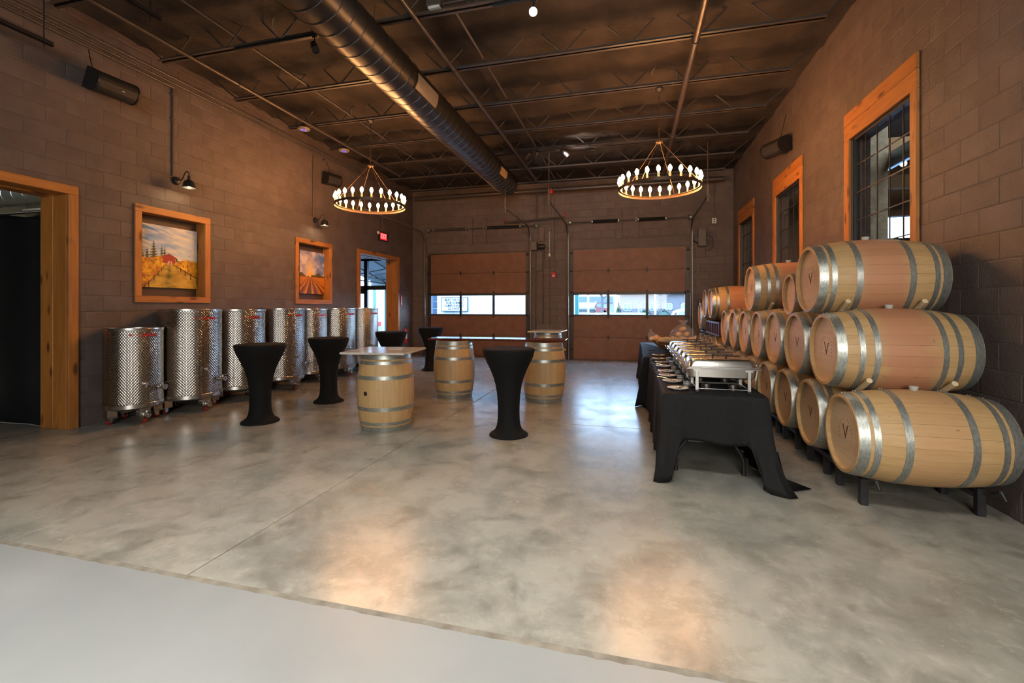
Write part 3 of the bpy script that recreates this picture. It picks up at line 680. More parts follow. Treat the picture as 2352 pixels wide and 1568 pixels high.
# ================================================================ barrels
def brl_r(z, L, rb, rh): return rb-(rb-rh)*abs(2*z/L)**2.0
_sm = {}
def stave_mesh(L, rb, rh, n, mat):
    k = (L, rb, rh, n, mat.name)
    if k in _sm: return _sm[k]
    A = 2*PI/n/2; gap = .0006; m = 14; vs = []; ring = 7
    for i in range(m+1):
        z = -L/2+L*i/m; r = brl_r(z, L, rb, rh); d = gap/r; t = .024
        for (a, rr) in ((-A+d, r-.0006), (-A*.45, r), (A*.45, r), (A-d, r-.0006), (A-d, r-t), (0, r-t), (-A+d, r-t)): vs.append((rr*math.cos(a), rr*math.sin(a), z))
    fs = []; sm = []
    for i in range(m):
        for j in range(ring):
            if j in (4, 5) and 1 < i < m-2: continue
            fs.append((i*ring+j, i*ring+(j+1) % ring, (i+1)*ring+(j+1) % ring, (i+1)*ring+j))
    fs += [tuple(range(ring)), tuple(m*ring+j for j in range(ring))]
    mb = MB(); mb.add(vs, fs, True); me = mb.mesh('stave', 25); me.materials.append(mat); _sm[k] = me; return me
def hoop_mesh(z0, z1, L, rb, rh):
    k = ('h', z0, z1, L, rb, rh)
    if k not in _sm:
        ra, rc = brl_r(z0, L, rb, rh)+.0008, brl_r(z1, L, rb, rh)+.0008; mb = MB()
        mb.lathe([(ra, z0), (ra+.0022, z0), (rc+.0022, z1), (rc, z1), (ra, z0)], 52)
        for q in (.35, .62):   # the riveted lap
            z = z0+(z1-z0)*q; r = ra+(rc-ra)*q+.003; mb.ball((r*math.cos(1.9+q), r*math.sin(1.9+q), z), .006, 6, 4)
            mb.ball((r*math.cos(-.2+q*.1+PI), r*math.sin(-.2+q*.1+PI), z), .0055, 6, 4)
        me = mb.mesh('hoop'); me.materials.append(m_galv); _sm[k] = me
    return _sm[k]
vme = textmesh('V', .155, ext=.0008)
def barrel(label, cat='barrel', group=None, L=.94, rb=.345, rh=.292, n=26, mat=None, hoops=((.004, .068), (.090, .128), (.262, .306)), mark=True, bung=True, bunghole=False):
    o = empty('wine_barrel', (0, 0, 0), label, cat, group); mat = mat or m_stave
    sme = stave_mesh(L, rb, rh, n, mat)
    for k in range(n): put('stave', sme, None, o, None, (0, 0, 2*PI*k/n))
    for s in (-1, 1):
        for (a, b) in hoops:
            z0, z1 = (-L/2+a, -L/2+b) if s < 0 else (L/2-b, L/2-a); put('hoop', hoop_mesh(z0, z1, L, rb, rh), None, o)
        zi = s*(L/2-.032); rhh = brl_r(zi, L, rb, rh)-.022
        hm = MB(); hm.lathe([(0, zi+s*.0), (rhh, zi), (rhh, zi-s*.02), (0, zi-s*.02)] if s > 0 else [(0, zi), (rhh, zi), (rhh, zi-s*.02), (0, zi-s*.02)], 40)
        h = hm.build('head', m_head, o)
        if s < 0 and mark:
            me = vme.copy()
            def f(a, zi=zi):
                return np.stack([-a[:, 1], -a[:, 0], a[:, 2]*0+zi-.0006+a[:, 2]*.5], -1)
            xform(me, f); put('brand_letter', me, m_stamp, h)
            mb = MB()
            for t in range(22):
                if 7 < t % 22 < 15 or t % 11 in (0,): continue
                a = 2*PI*t/22; r = .105; w, hh = random.choice(((.006, .010), (.010, .004), (.004, .012)))
                c, s_ = math.cos(a), math.sin(a)
                mb.box(-hh/2, hh/2, -w/2, w/2, -.0008, .0004, None)
                for i in range(8):
                    x, y, z = mb.v[-8+i]; x += r; mb.v[-8+i] = (-(x*c-y*s_), -(x*s_+y*c), z+zi)
            mb.build('brand_marks', m_stamp, h)
    if bung: MB().lathe([(0, 0), (.024, 0), (.030, .028), (.026, .032), (0, .032)], 16, R=Matrix.Rotation(-PI/2, 3, 'Y')).build('bung', m_bung, o, (-rb+.003, 0, 0))
    if bunghole: MB().lathe([(0, .003), (.021, .003), (.026, .0015), (.0265, -.012), (0, -.012)], 20, R=Matrix.Rotation(-PI/2, 3, 'Y')).build('bung_hole', M('charred_hole', (.012, .007, .004), .8), o, (-rb-.0005, 0, 0))
    return o
HX = 1.55; LY = (0, PI/2, 0)
B0, BP = 4.02, .70; ZB, ZM, ZT = .537, 1.142, 1.747
HV = ((.004, .066), (.145, .180), (.238, .275))
protoA = barrel('front barrel of the bottom row, lying next to the viewer by the right wall', group='bottom row of barrels')
protoB = barrel('front barrel of the middle row, wide-hooped with pink-stained belly', group='middle row of barrels', hoops=HV, mat=m_stave_red)
protoC = barrel('x', mark=False, bung=False, mat=m_stave_red)
def lay(p, y, z, label, group, roll, first=False, x=HX, L=.94):
    o = p if first else copy_tree(p)
    o.location = (x+L/2, y, z); o.rotation_euler = (0, PI/2, 0); o['label'] = label; o['group'] = group
    if roll:
        o.rotation_mode = 'QUATERNION'
        o.rotation_quaternion = (Matrix.Rotation(PI/2, 3, 'Y') @ Matrix.Rotation(roll, 3, 'Z')).to_quaternion()
    return o
ORD = ['front', 'second', 'third', 'fourth', 'fifth', 'sixth', 'seventh', 'eighth']
lay(protoA, B0, ZB, 'front barrel of the bottom row, on the black rack nearest the viewer', 'bottom row of barrels', .0, True)
for k in range(1, 8): lay(protoA, B0+BP*k, ZB, ORD[k]+' barrel from the viewer in the bottom row by the right wall', 'bottom row of barrels', random.uniform(-.08, .08))
lay(protoB, B0+BP/2, ZM, 'front barrel of the middle row, pink-stained, resting on two bottom barrels', 'middle row of barrels', .04, True)
for k in range(1, 7): lay(protoA if k % 2 else protoB, B0+BP*(k+.5), ZM, ORD[k]+' barrel from the viewer in the middle row by the right wall', 'middle row of barrels', random.uniform(-.1, .1))
protoD = barrel('x', group='top row of barrels', mat=m_stave_red)
lay(protoD, B0+BP, ZT, 'topmost front barrel below the nearest tall window', 'top row of barrels', -.05, True)
lay(protoB, B0+BP*4, ZT, 'orange top-row barrel with bright hoops farther along the stack', 'top row of barrels', .05)
sm_ = barrel('small cask tucked behind the topmost front barrel', group='top row of barrels', L=.70, rb=.252, rh=.212, n=20, hoops=((.004, .05), (.07, .10), (.20, .235)), mark=False)
lay(sm_, B0+BP*2, ZM+.487, 'small cask on the middle row behind the topmost front barrel', 'top row of barrels', 0, True, HX+.06, .70)
# the unused source becomes the nearest far-end barrel
far = [(9.88, .60, 'nearest barrel of the far lower stack, under the wine-red rack'), (10.58, .60, 'second barrel of the far lower stack, under the wine-red rack'), (11.30, .60, 'last barrel on the floor rack near the garage door'),
       (9.90, 1.575, 'nearest upper barrel on the wine-red rack'), (10.61, 1.575, 'second upper barrel on the wine-red rack'), (11.30, 1.30, 'last upper barrel, standing lower, near the garage door')]
for i, (y, z, l) in enumerate(far): lay(protoC, y, z, l, 'barrels at the far end', 0, i == 0, HX-.02)
# ---- floor racks of black steel, two barrels each
def rack(y, label, mat=m_rackblk, z0=0.0, zt=.20, x=(1.70, 2.42), pans=False):
    o = empty('barrel_rack', (0, y, z0), label, 'rack', 'barrel racks')
    for xx in x:
        MB().bbox(xx-.022, xx+.022, -.025, 1.10, zt-.05, zt-.005, .003).build('rail', mat, o)
        for yy in (.0, .40, .66, 1.04): MB().bbox(xx-.026, xx+.026, yy-.024, yy+.024, .001, zt-(.05 if yy > .1 else .0), .003).build('leg', mat, o)
        for bc in (0, BP):
            for s in (-1, 1):
                mb = MB(); a = Vector((0, bc+s*.12, zt-.004)); b = Vector((0, bc+s*.20, zt+.040))
                mb.tube([Vector((xx, *a.yz)), Vector((xx, *b.yz))], .014, 6); mb.tube([Vector((xx, b.y, b.z)), Vector((xx, b.y+s*.04, zt-.004))], .010, 6); mb.build('saddle', mat, o)
    for yy in (.35, .72): MB().bbox(x[0]+.02, x[1]-.02, yy-.02, yy+.02, zt-.045, zt-.01, .003).build('cross_rail', mat, o)
    return o
for k in range(4): rack(B0+1.4*k, ORD[k]+' low black steel rack from the viewer under the bottom barrels')
o = rack(9.88, 'low black steel rack under the far lower barrels', zt=.26); o2 = rack(11.30, 'single low black rack at the garage end', zt=.26)
red = empty('barrel_rack', (0, 9.60, .93), 'wine-red steel rack holding the two far upper barrels', 'rack', 'barrel racks')
for xx in (1.62, 2.40):
    for z in (.0, .245): MB().bbox(xx-.02, xx+.02, -.25, 1.33, z, z+.035, .003).build('rail', m_tileg, red)
    for yy in (-.22, .04, .30, .55, .81, 1.06, 1.31): MB().bbox(xx-.016, xx+.016, yy-.016, yy+.016, .035, .245, .002).build('post', m_tileg, red)
for yy in (-.232, 1.312):
    for z in (.0, .245): MB().bbox(1.64, 2.38, yy-.018, yy+.018, z, z+.034, .003).build('cross_rail', m_tileg, red)
MB().box(1.645, 1.66, -.23, 1.31, .036, .244).build('side_plate', m_tileg, red)
o = empty('barrel_rack', (0, 11.30, .884), 'pair of black spacer bars between the last two far barrels', 'rack', 'barrel racks')
for s in (-1, 1): MB().bbox(1.60, 2.45, s*.22-.02, s*.22+.02, 0, .132, .003).build('spacer_bar', m_rackblk, o)
for xx in (1.58, 2.45): MB().bbox(xx-.012, xx+.012, -.24, .24, .05, .08, .003).build('tie_bar', m_rackblk, o) if xx < 2 else None
# ---- wooden dowels wedged between the rows
def dowel(x, y, z, label, tilt=.5236):
    o = MB().tube([(0, -.20, 0), (0, .20, 0)], .0198, 14).build('dowel', m_dowel, None, (x, y, z), (-tilt, 0, 0)); tag(o, label, 'dowel', 'dowels between the barrels')
for tier, y, z in (('bottom and middle', B0+BP/4, (ZB+ZM)/2), ('middle and top', B0+BP*.75, (ZM+ZT)/2)):
    dowel(1.742, y, z, 'round wooden dowel near the heads of the front %s barrels' % tier); dowel(2.275, y, z, 'round wooden dowel near the wall end of the front %s barrels' % tier)
dowel(1.742, B0+BP*3.75, (ZM+ZT)/2, 'round wooden dowel under the orange top-row barrel')

# ================================================================ barrel tables
def table_barrel(x, y, label, rot, hole=False, group='standing barrels used as tables'):
    o = barrel(label, group=group, mat=m_stave_pale, mark=False, bung=False, bunghole=hole, n=24); o.location = (x, y, .4705); o.rotation_euler = (0, 0, rot); return o
def slab_top(x, y, z, w, d, t, rot, mat, name, label):
    o = MB().bbox(-w/2, w/2, -d/2, d/2, 0, t, .004).build(name, mat, None, (x, y, z), (0, 0, rot)); tag(o, label, 'table top'); return o
ah = math.atan2(-5.115, 2.983)   # towards the viewer
table_barrel(-2.965, 5.115, 'front standing barrel table with a dark bung hole, under a marble slab', PI+ah-.76, True)
slab_top(-2.968, 5.10, .9415, .79, .79, .025, .127, m_slabw, 'marble_top', 'square veined marble slab on the front standing barrel')
table_barrel(-2.899, 7.215, 'left standing barrel carrying the long mahogany plank', .3)
table_barrel(-1.367, 7.265, 'right standing barrel carrying the long mahogany plank', 1.2)
slab_top(-2.18, 7.36, .9415, 2.32, .42, .034, .045, m_plank, 'bar_plank', 'long dark red mahogany plank laid over two standing barrels')
table_barrel(-1.84, 10.25, 'far standing barrel under a pale slab in front of the garage doors', .8)
slab_top(-1.84, 10.25, .9415, .76, .80, .025, -.02, m_slabw, 'marble_top', 'square pale slab on the far standing barrel')
co = MB().bbox(-.09, .09, -.05, .05, 0, .016, .003).build('coaster_tray', M('tray', (.35, .36, .36), .3, metal=.6), None, (-2.93, 5.30, .967), (0, 0, .3)); tag(co, 'small flat metal tray on the front marble slab', 'tray')
# ================================================================ cocktail tables in stretch covers
prof = [(0, 1.012), (.285, 1.012), (.303, 1.008), (.308, .995), (.303, .975), (.288, .925), (.262, .865), (.228, .80), (.198, .73), (.172, .664), (.150, .58), (.136, .48), (.129, .38), (.127, .28), (.130, .19), (.140, .115), (.158, .07), (.190, .038), (.218, .022), (.2285, .010), (.2285, .0), (0, .0)]
def cover():
    n = 64; vs = []; fs = []
    for (r, z) in prof:
        w = .055*math.exp(-((z-.62)/.25)**2)
        for j in range(n):
            a = 2*PI*j/n; rr = r*(1+w*(abs(math.cos(2*a))-.55)); vs.append((rr*math.cos(a), rr*math.sin(a), z))
    for i in range(len(prof)-1):
        for j in range(n): fs.append((i*n+j, i*n+(j+1) % n, (i+1)*n+(j+1) % n, (i+1)*n+j))
    return MB().add(vs, fs).mesh('stretch_cover', 50)
cme = cover(); cme.materials.append(m_cloth)
for x, y, l, r in ((-1.393, 5.168, 'black cocktail table nearest the viewer, in the middle of the room', .5), (-4.694, 4.937, 'black cocktail table in front of the second and third tanks', .9), (-4.644, 6.261, 'black cocktail table between the tanks and the front barrel table', .2), (-4.60, 8.13, 'black cocktail table half hidden behind the marble slab', .4), (-4.62, 10.0, 'farthest black cocktail table, left of the mahogany plank', .7)):
    o = empty('cocktail_table', (x, y, 0), l, 'table', 'black cocktail tables', rot=(0, 0, r)); put('stretch_cover', cme, None, o)
    MB().lathe([(0, 1.0125), (.292, 1.0125), (.292, 1.0145), (0, 1.0145)], 48).build('top_panel', m_cloth, o)

# ================================================================ stainless tanks
def tank(x, y, R, z0, z1, label, rot=0.0):
    o = empty('wine_tank', (x, y, 0), label, 'tank', 'stainless tanks along the left wall', rot=(0, 0, rot))
    MB().tube([(0, 0, z0), (0, 0, z1-.02)], R, 72, caps=False).build('shell', m_quilt, o)
    MB().lathe([(R-.012, z1-.03), (R+.006, z1-.03), (R+.008, z1-.015), (R+.006, z1), (R-.004, z1), (R-.012, z1-.006)], 72).build('top_rim', m_ssb, o)
    MB().lathe([(0, z1-.10), (R*.6, z1-.11), (R-.004, z1-.13)], 48).build('floating_lid', m_ss, o)
    MB().lathe([(R+.006, z0+.012), (R+.006, z0-.006), (R-.03, z0-.03), (.06, z0-.06), (0, z0-.06)], 64).build('bottom_cone', m_ssb, o)
    MB().lathe([(R+.003, z0+.05), (R+.007, z0+.045), (R+.007, z0), (R+.003, z0)], 72).build('bottom_band', m_ssb, o)
    for k in range(4):
        a = PI/4+PI/2*k+.55; lr = R-.055; c, s = math.cos(a), math.sin(a); Rm = Matrix.Rotation(a, 3, 'Z')
        lg = empty('leg', (0, 0, 0)); lg.parent = o
        mb = MB(); w = .062; top = z0-.005; bot = .092
        mb.box(lr+.03, lr+.042, -w, w, bot, top, Rm); mb.box(lr-.06, lr+.03, -w, -w+.01, bot+.01, top, Rm); mb.box(lr-.06, lr+.03, w-.01, w, bot+.01, top, Rm); mb.box(lr-.06, lr+.042, -w, w, bot-.003, bot+.008, Rm)
        mb.build('leg_bracket', m_ssb, lg)
        ca = a+random.uniform(-.5, .5); Rc = Matrix.Translation((lr*c, lr*s, 0)) @ Matrix.Rotation(ca, 4, 'Z')
        mb = MB(); f4 = lambda p: tuple(Rc @ Vector(p))
        for sg in (-1, 1):
            k0 = len(mb.v); mb.box(-.022, .022, sg*.022-.002, sg*.022+.002, .03, .088)
            for i in range(k0, len(mb.v)): mb.v[i] = f4(mb.v[i])
        k0 = len(mb.v); mb.box(-.03, .03, -.026, .026, .080, .090)
        for i in range(k0, len(mb.v)): mb.v[i] = f4(mb.v[i])
        mb.build('caster_fork', m_ssb, lg)
        mb = MB(); mb.lathe([(0, -.017), (.026, -.017), (.034, -.012), (.0355, 0), (.034, .012), (.026, .017), (0, .017)], 20, R=Matrix.Rotation(PI/2, 3, 'X'))
        mb.v = [f4((p[0], p[1], p[2]+.0358)) for p in mb.v]; mb.build('caster_wheel', m_redwheel, lg)
    # main valve, sampling tap, bottom drain
    def onto(mb, a, z):
        Rm = Matrix.Translation((R*math.cos(a), R*math.sin(a), z)) @ Matrix.Rotation(a, 4, 'Z'); mb.v = [tuple(Rm @ Vector(p)) for p in mb.v]; return mb
    RX = Matrix.Rotation(PI/2, 3, 'Y')
    v = empty('main_valve', (0, 0, 0)); v.parent = o
    zv = z0+.235
    onto(MB().lathe([(.018, -.01), (.018, .03), (.034, .03), (.034, .04), (.024, .044), (.024, .085), (.036, .088), (.036, .10), (.020, .10), (.018, .085), (0, .085)], 20, R=RX), .28, zv).build('valve_body', m_chrome, v)
    h = MB(); h.tube([(.062, 0, .02), (.062, 0, .05)], .009, 8); h.box(.054, .070, -.02, .135, .048, .054); onto(h, .28, zv).build('valve_lever', m_chrome, v)
    t = MB(); t.lathe([(.026, -.004), (.026, .008), (.012, .010), (.010, .045), (.016, .046), (.016, .056), (0, .056)], 16, R=RX); t.tube([(.035, 0, 0), (.036, 0, -.045)], .007, 8); t.box(.03, .044, -.03, .03, .016, .021); t.tube([(.037, 0, 0), (.037, 0, .02)], .005, 6)
    onto(t, -.26, z0+.30+(.10 if z1 > 1.3 else 0)).build('sampling_tap', m_chrome, o)
    d = empty('drain_valve', (0, 0, 0)); d.parent = o
    p = MB(); p.tube([(-.22, 0, z0-.05), (-.16, 0, z0-.085), (-.06, 0, z0-.10), (-.01, 0, z0-.10)], .017, 12); zz = z0-.10
    k0 = len(p.v); p.lathe([(.018, -.03), (.036, -.028), (.036, .0), (.03, .012), (.036, .02), (.036, .035), (.018, .036), (.016, .0), (0, .0)], 18, R=RX); p.v[k0:] = [(q[0], q[1], q[2]+zz) for q in p.v[k0:]]
    p.v = [(q[0], q[1], q[2]-0) for q in p.v]; onto(p, -.2, 0).build('valve_body', m_chrome, d)
    h = MB(); h.tube([(0, 0, zz+.02), (0, 0, zz+.06)], .006, 6); h.box(-.008, .008, -.11, .02, zz+.055, zz+.061); onto(h, -.2, 0).build('valve_lever', m_chrome, d)
    # printed name
    me = textmesh('Letina', .066, spacing=1.08, ext=.0008, bold=.0022); zl = z1-.085 if z1 < 1.3 else z1-.125
    lb = -.20
    def bend(a, c0):
        q = lb+(a[:, 0]*1.18+c0)/R; r = R+.0035+a[:, 2]; return np.stack([r*np.cos(q), r*np.sin(q), a[:, 1]+zl], -1)
    put('printed_name', xform(me, lambda a: bend(a, .02)), m_redtxt, o)
    mb = MB(); A = np.linspace(.35, 5.6, 18); vs = [(0, 0, 0)]+[(.017*math.cos(a), .017*math.sin(a), 0) for a in A]; mb.add(vs, [(0, i, i+1) for i in range(1, 18)], False)
    me = mb.mesh('printed_emblem'); put('printed_emblem', xform(me, lambda a: bend(a, -.155)), m_redtxt, o)
    return o
TK = [(-6.348, 4.556, .315, .215, 1.228, 'short steel tank nearest the near doorway, first in the row'), (-6.262, 5.285, .39, .212, 1.468, 'second steel tank in the row, tall, nearest tall one to the viewer'), (-6.262, 6.12, .395, .205, 1.462, 'third steel tank in the row, behind the first cocktail table'),
      (-6.262, 7.086, .392, .208, 1.478, 'fourth steel tank in the row, in the middle'), (-6.33, 7.94, .328, .185, 1.468, 'narrow fifth steel tank, partly behind the second cocktail table'), (-6.262, 8.72, .392, .205, 1.478, 'sixth steel tank in the row, behind the marble slab'), (-6.262, 9.66, .388, .205, 1.482, 'last steel tank, beside the far doorway')]
for i, t in enumerate(TK): tank(*t, rot=(.0, .06, .02, .08, .1, .08, .05)[i])
# ================================================================ buffet
def folding_table(y0, y1, x0, x1, label):
    o = empty('folding_table', (0, 0, 0), label, 'table', 'folding tables under the black cloths')
    MB().bbox(x0+.01, x1-.01, y0+.01, y1-.01, .715, .744, .006).build('table_top', M('table_plastic', (.20, .19, .17), .6), o)
    for yy, s in ((y0+.24, 1), (y1-.24, -1)):
        for xx, sx in ((x0+.10, 1), (x1-.10, -1)):
            MB().tube([(xx+sx*.20, yy, .71), (xx+sx*.19, yy, .48), (xx+sx*.14, yy, .36), (xx+sx*.03, yy, .20), (xx, yy, .13), (xx, yy, .012)], .014, 10).build('leg', m_black, o)
            MB().tube([(xx, yy, .0), (xx, yy, .03)], .019, 10).build('leg_cap', m_black, o)
        MB().bbox(x0+.20, x1-.20, yy-.010, yy+.010, .27, .305, .003).build('leg_brace', m_black, o)
folding_table(4.20, 7.02, .295, 1.065, 'black-legged folding table under the front black cloth'); folding_table(7.13, 10.05, .22, .98, 'folding table under the far black cloth')
def tablecloth(y0, y1, x0, x1, label, front, seed):
    r = np.random.default_rng(seed); Zt = .752; vs = []; fs = []; R = .02
    # perimeter: counter-clockwise rounded rectangle, top edge
    pts = []
    def side(ax, ay, bx, by, n):
        for i in range(n): pts.append((ax+(bx-ax)*i/n, ay+(by-ay)*i/n))
    side(x0, y0, x1, y0, 44); side(x1, y0, x1, y1, 120); side(x1, y1, x0, y1, 44); side(x0, y1, x0, y0, 120)
    K = len(pts); T = 16; cx, cy = (x0+x1)/2, (y0+y1)/2; ph = np.cumsum(r.normal(0, .18, K)+.55)
    for i, (x, y) in enumerate(pts):
        # outward direction and distance along the side from the nearest corner
        onf = abs(y-y0) < 1e-6; onb = abs(y-y1) < 1e-6; onr = abs(x-x1) < 1e-6 and not onf
        ux = -1 if abs(x-x0) < 1e-6 else (1 if abs(x-x1) < 1e-6 else 0); uy = -1 if onf else (1 if onb else 0)
        dc = min(math.hypot(x-a, y-b) for a in (x0, x1) for b in (y0, y1))
        if ux and uy: d = Vector((ux*.75, uy*.75, 0))
        elif onf or onb:
            d = Vector((0, uy, 0)); w = max(0, 1-dc/.20)**2; d += Vector(((1 if x > cx else -1)*w*.75, 0, 0))
        else:
            d = Vector((ux, 0, 0)); w = max(0, 1-dc/.25)**2; d += Vector((0, (1 if y > cy else -1)*w*.75, 0))
        if onf and front: bot = .345+.015*math.sin((x-x0)*9) if dc > .13 else .004+.34*max(0, (dc-.07)/.06)**.8
        elif onf or onb: bot = .03
        else: bot = .006
        long_ = not (onf or onb)
        wave = (math.sin(ph[i])*.022+math.sin(ph[i]*.43+1)*.016) if long_ else (math.sin((x-x0)*17)*.008)
        cw = max(0, 1-dc/.16)
        for t in range(T+1):
            q = t/T; z = Zt-R*min(1, t/2.0) if t <= 2 else Zt-R-(Zt-R-bot)*(t-2)/(T-2)
            off = R*math.sin(min(1, t/2)*PI/2)+(.012+.035*cw)*q+wave*q**.8+(.07*cw**1.5*(q**2.2) if front or not onf else 0)
            if front and onf and x > cx and cw > .2: off += .10*cw*q**6
            yy = y+d.y*off
            if not front: yy = max(yy, y0-.02)
            else: yy = min(yy, y1+.02)
            vs.append((x+d.x*off, yy, z))
    for i in range(K):
        j = (i+1) % K
        for t in range(T): fs.append((i*(T+1)+t, j*(T+1)+t, j*(T+1)+t+1, i*(T+1)+t+1))
    mb = MB().add(vs, fs)
    mb.add([(x, y, Zt) for x, y in pts], [tuple(range(K))], False)
    if front:   # the right front corner trails out on the floor
        tl = [(1.06, 4.155, .30), (1.17, 4.20, .30), (1.25, 4.30, .05), (1.10, 4.08, .06), (1.20, 4.10, .012), (1.42, 4.215, .012), (1.30, 4.33, .012), (1.04, 4.11, .012)]
        mb.add(tl, [(0, 1, 3), (1, 2, 4), (1, 4, 3), (2, 5, 4), (2, 6, 5), (3, 4, 7), (0, 3, 7)])
    o = mb.build('tablecloth', m_linen); tag(o, label, 'tablecloth')
    sd = o.modifiers.new('cloth', 'SOLIDIFY'); sd.thickness = .003; sd.offset = 1
    return o
tablecloth(4.19, 7.03, .285, 1.075, 'black linen cloth hanging to the floor over the front buffet table', True, 3)
tablecloth(7.115, 10.06, .20, .99, 'black cloth with a blue sheen over the far buffet table', False, 5)
TZ = .7555
# ---- chafing dishes
def rrect(w, d, r, z, k=5):
    out = []
    for (sx, sy, a0) in ((1, 1, 0), (-1, 1, PI/2), (-1, -1, PI), (1, -1, 1.5*PI)):
        for i in range(k+1):
            a = a0+PI/2*i/k; out.append(((w/2-r)*sx+r*math.cos(a), (d/2-r)*sy+r*math.sin(a), z))
    return out
def loft(mb, rings, cap0=True, cap1=True):
    n = len(rings[0]); k = len(mb.v); vs = [p for r in rings for p in r]; fs = []
    for i in range(len(rings)-1):
        for j in range(n): fs.append((i*n+j, i*n+(j+1) % n, (i+1)*n+(j+1) % n, (i+1)*n+j))
    if cap0: fs.append(tuple(range(n))[::-1])
    if cap1: fs.append(tuple((len(rings)-1)*n+j for j in range(n)))
    return mb.add(vs, fs)
def chafer(label):
    o = empty('chafing_dish', (0, 0, 0), label, 'chafing dish', 'stainless chafing dishes on the buffet')
    mb = MB(); loft(mb, [rrect(.50, .27, .05, .118), rrect(.535, .305, .05, .13), rrect(.555, .325, .05, .198), rrect(.585, .352, .03, .200), rrect(.62, .375, .02, .203), rrect(.62, .375, .02, .211), rrect(.56, .33, .04, .212)]); mb.build('water_pan', m_ss, o)
    mb = MB(); loft(mb, [rrect(.60, .36, .03, .213), rrect(.60, .36, .03, .220), rrect(.555, .325, .05, .222), rrect(.525, .295, .05, .27), rrect(.50, .272, .05, .283), rrect(.46, .235, .045, .286)]); ld = mb.build('lid', m_ssb, o)
    hd = MB(); hd.tube([(-.055, 0, .286), (-.055, 0, .318)], .009, 8); hd.tube([(.055, 0, .286), (.055, 0, .318)], .009, 8); hd.bbox(-.115, .115, -.010, .010, .314, .326, .004); hd.build('lid_handle', m_black, ld)
    for sx in (-1, 1):
        for sy in (-1, 1):
            lg = MB(); x, y = sx*.208, sy*.165; lg.bbox(x-.014, x+.014, y-.004, y+.004, .018, .197, .002); lg.box(x-.03, x+.03, y-.006, y+.006, .185, .199)
            l = lg.build('leg', m_ssb, o); MB().bbox(x-.017, x+.017, y-.013, y+.013, 0, .02, .004).build('foot', m_black, l)
    fr = MB()
    for sy in (-1, 1): fr.tube([(-.208, sy*.165, .03), (.208, sy*.165, .03)], .005, 8)
    for sx in (-1, 1): fr.tube([(sx*.208, -.165, .03), (sx*.208, .165, .03)], .005, 8)
    fr.build('frame_rod', m_ssb, o)
    for sx in (-1, 1): MB().tube([(sx*.30, -.06, .207), (sx*.325, -.05, .225), (sx*.325, .05, .225), (sx*.30, .06, .207)], .006, 8).build('pan_handle', m_chrome, o)
    for sx in (-.11, .11): MB().lathe([(0, 0), (.04, 0), (.042, .05), (.03, .052), (0, .05)], 16).build('fuel_can', m_ss, o, (sx, 0, .0))
    return o
c0 = chafer('front stainless chafing dish nearest the viewer')
for k, y in enumerate((4.43, 4.81, 5.19, 5.57, 5.96, 6.35)):
    o = c0 if k == 0 else copy_tree(c0); o.location = (.762, y, TZ)
    o['label'] = ('front' if k == 0 else ORD[k])+' stainless chafing dish from the viewer on the black buffet cloth'
# ---- saucers with serving spoons and small labelled tins
def saucer(label):
    o = empty('saucer', (0, 0, 0), label, 'plate', 'saucers along the buffet edge')
    MB().lathe([(0, 0), (.05, 0), (.055, .004), (.088, .014), (.092, .017), (.088, .0175), (.054, .008), (0, .007)], 40).build('dish', m_plate, o); return o
s0 = saucer('x')
def spoon():
    o = empty('serving_spoon', (0, 0, 0), 'x', 'spoon', 'serving spoons on the saucers')
    MB().ball((0, 0, .0), .026, 14, 8, (1.0, .72, .25)).build('bowl', m_chrome, o); MB().tube([(-.02, 0, .002), (-.06, 0, .012), (-.15, .008, .018), (-.17, .008, .017)], [.004, .0035, .005, .006], 8).build('handle', m_chrome, o); return o
sp0 = spoon()
for k, y in enumerate((4.36, 4.77, 5.15, 5.50, 5.97, 6.37, 6.80, 7.29)):
    x = (.405, .39, .374, .384, .384, .393, .37, .40)[k]
    o = s0 if k == 0 else copy_tree(s0); o.location = (x, y, TZ); o['label'] = ('white saucer nearest the viewer on the buffet edge' if k == 0 else ORD[k]+' white saucer from the viewer along the buffet edge')
    q = sp0 if k == 0 else copy_tree(sp0); q.location = (x+.01, y+.005, TZ+.0165); q.rotation_euler = (0, .0, (.2, -.5, -.7, .4, -.3, .5, -.2, .3)[k]+(PI if k == 0 else 0)); q['label'] = ('steel serving spoon on the saucer nearest the viewer' if k == 0 else 'steel serving spoon on the '+ORD[k]+' saucer from the viewer')
def tin():
    o = empty('ramekin_tin', (0, 0, 0), 'x', 'tin', 'small banded tins beside the saucers')
    MB().lathe([(0, 0), (.033, 0), (.034, .003), (.034, .047), (.030, .048), (0, .047)], 28).build('tin_body', M('tin_white', (.62, .62, .60), .35, metal=.4), o)
    for z in (.012, .033): MB().lathe([(.0343, z), (.0348, z), (.0348, z+.006), (.0343, z+.006), (.0343, z)], 28).build('band', M('tin_band', (.10, .11, .13), .4), o)
    MB().lathe([(.030, .0485), (.036, .049), (.036, .054), (0, .055)], 28).build('tin_lid', M('tin_lid', (.20, .20, .20), .3, metal=.9), o); return o
t0 = tin()
for k, (x, y) in enumerate(((.505, 4.56), (.485, 4.94), (.495, 5.32), (.49, 5.70), (.50, 6.14), (.49, 6.56))):
    o = t0 if k == 0 else copy_tree(t0); o.location = (x, y, TZ); o['label'] = ('banded white tin beside the front chafing dish' if k == 0 else ORD[k]+' banded white tin from the viewer beside the chafing dishes')
gl = empty('spectacles', (.34, 8.02, TZ+.003), 'folded dark spectacles lying on the blue-lit far cloth', 'spectacles', rot=(0, 0, .5))
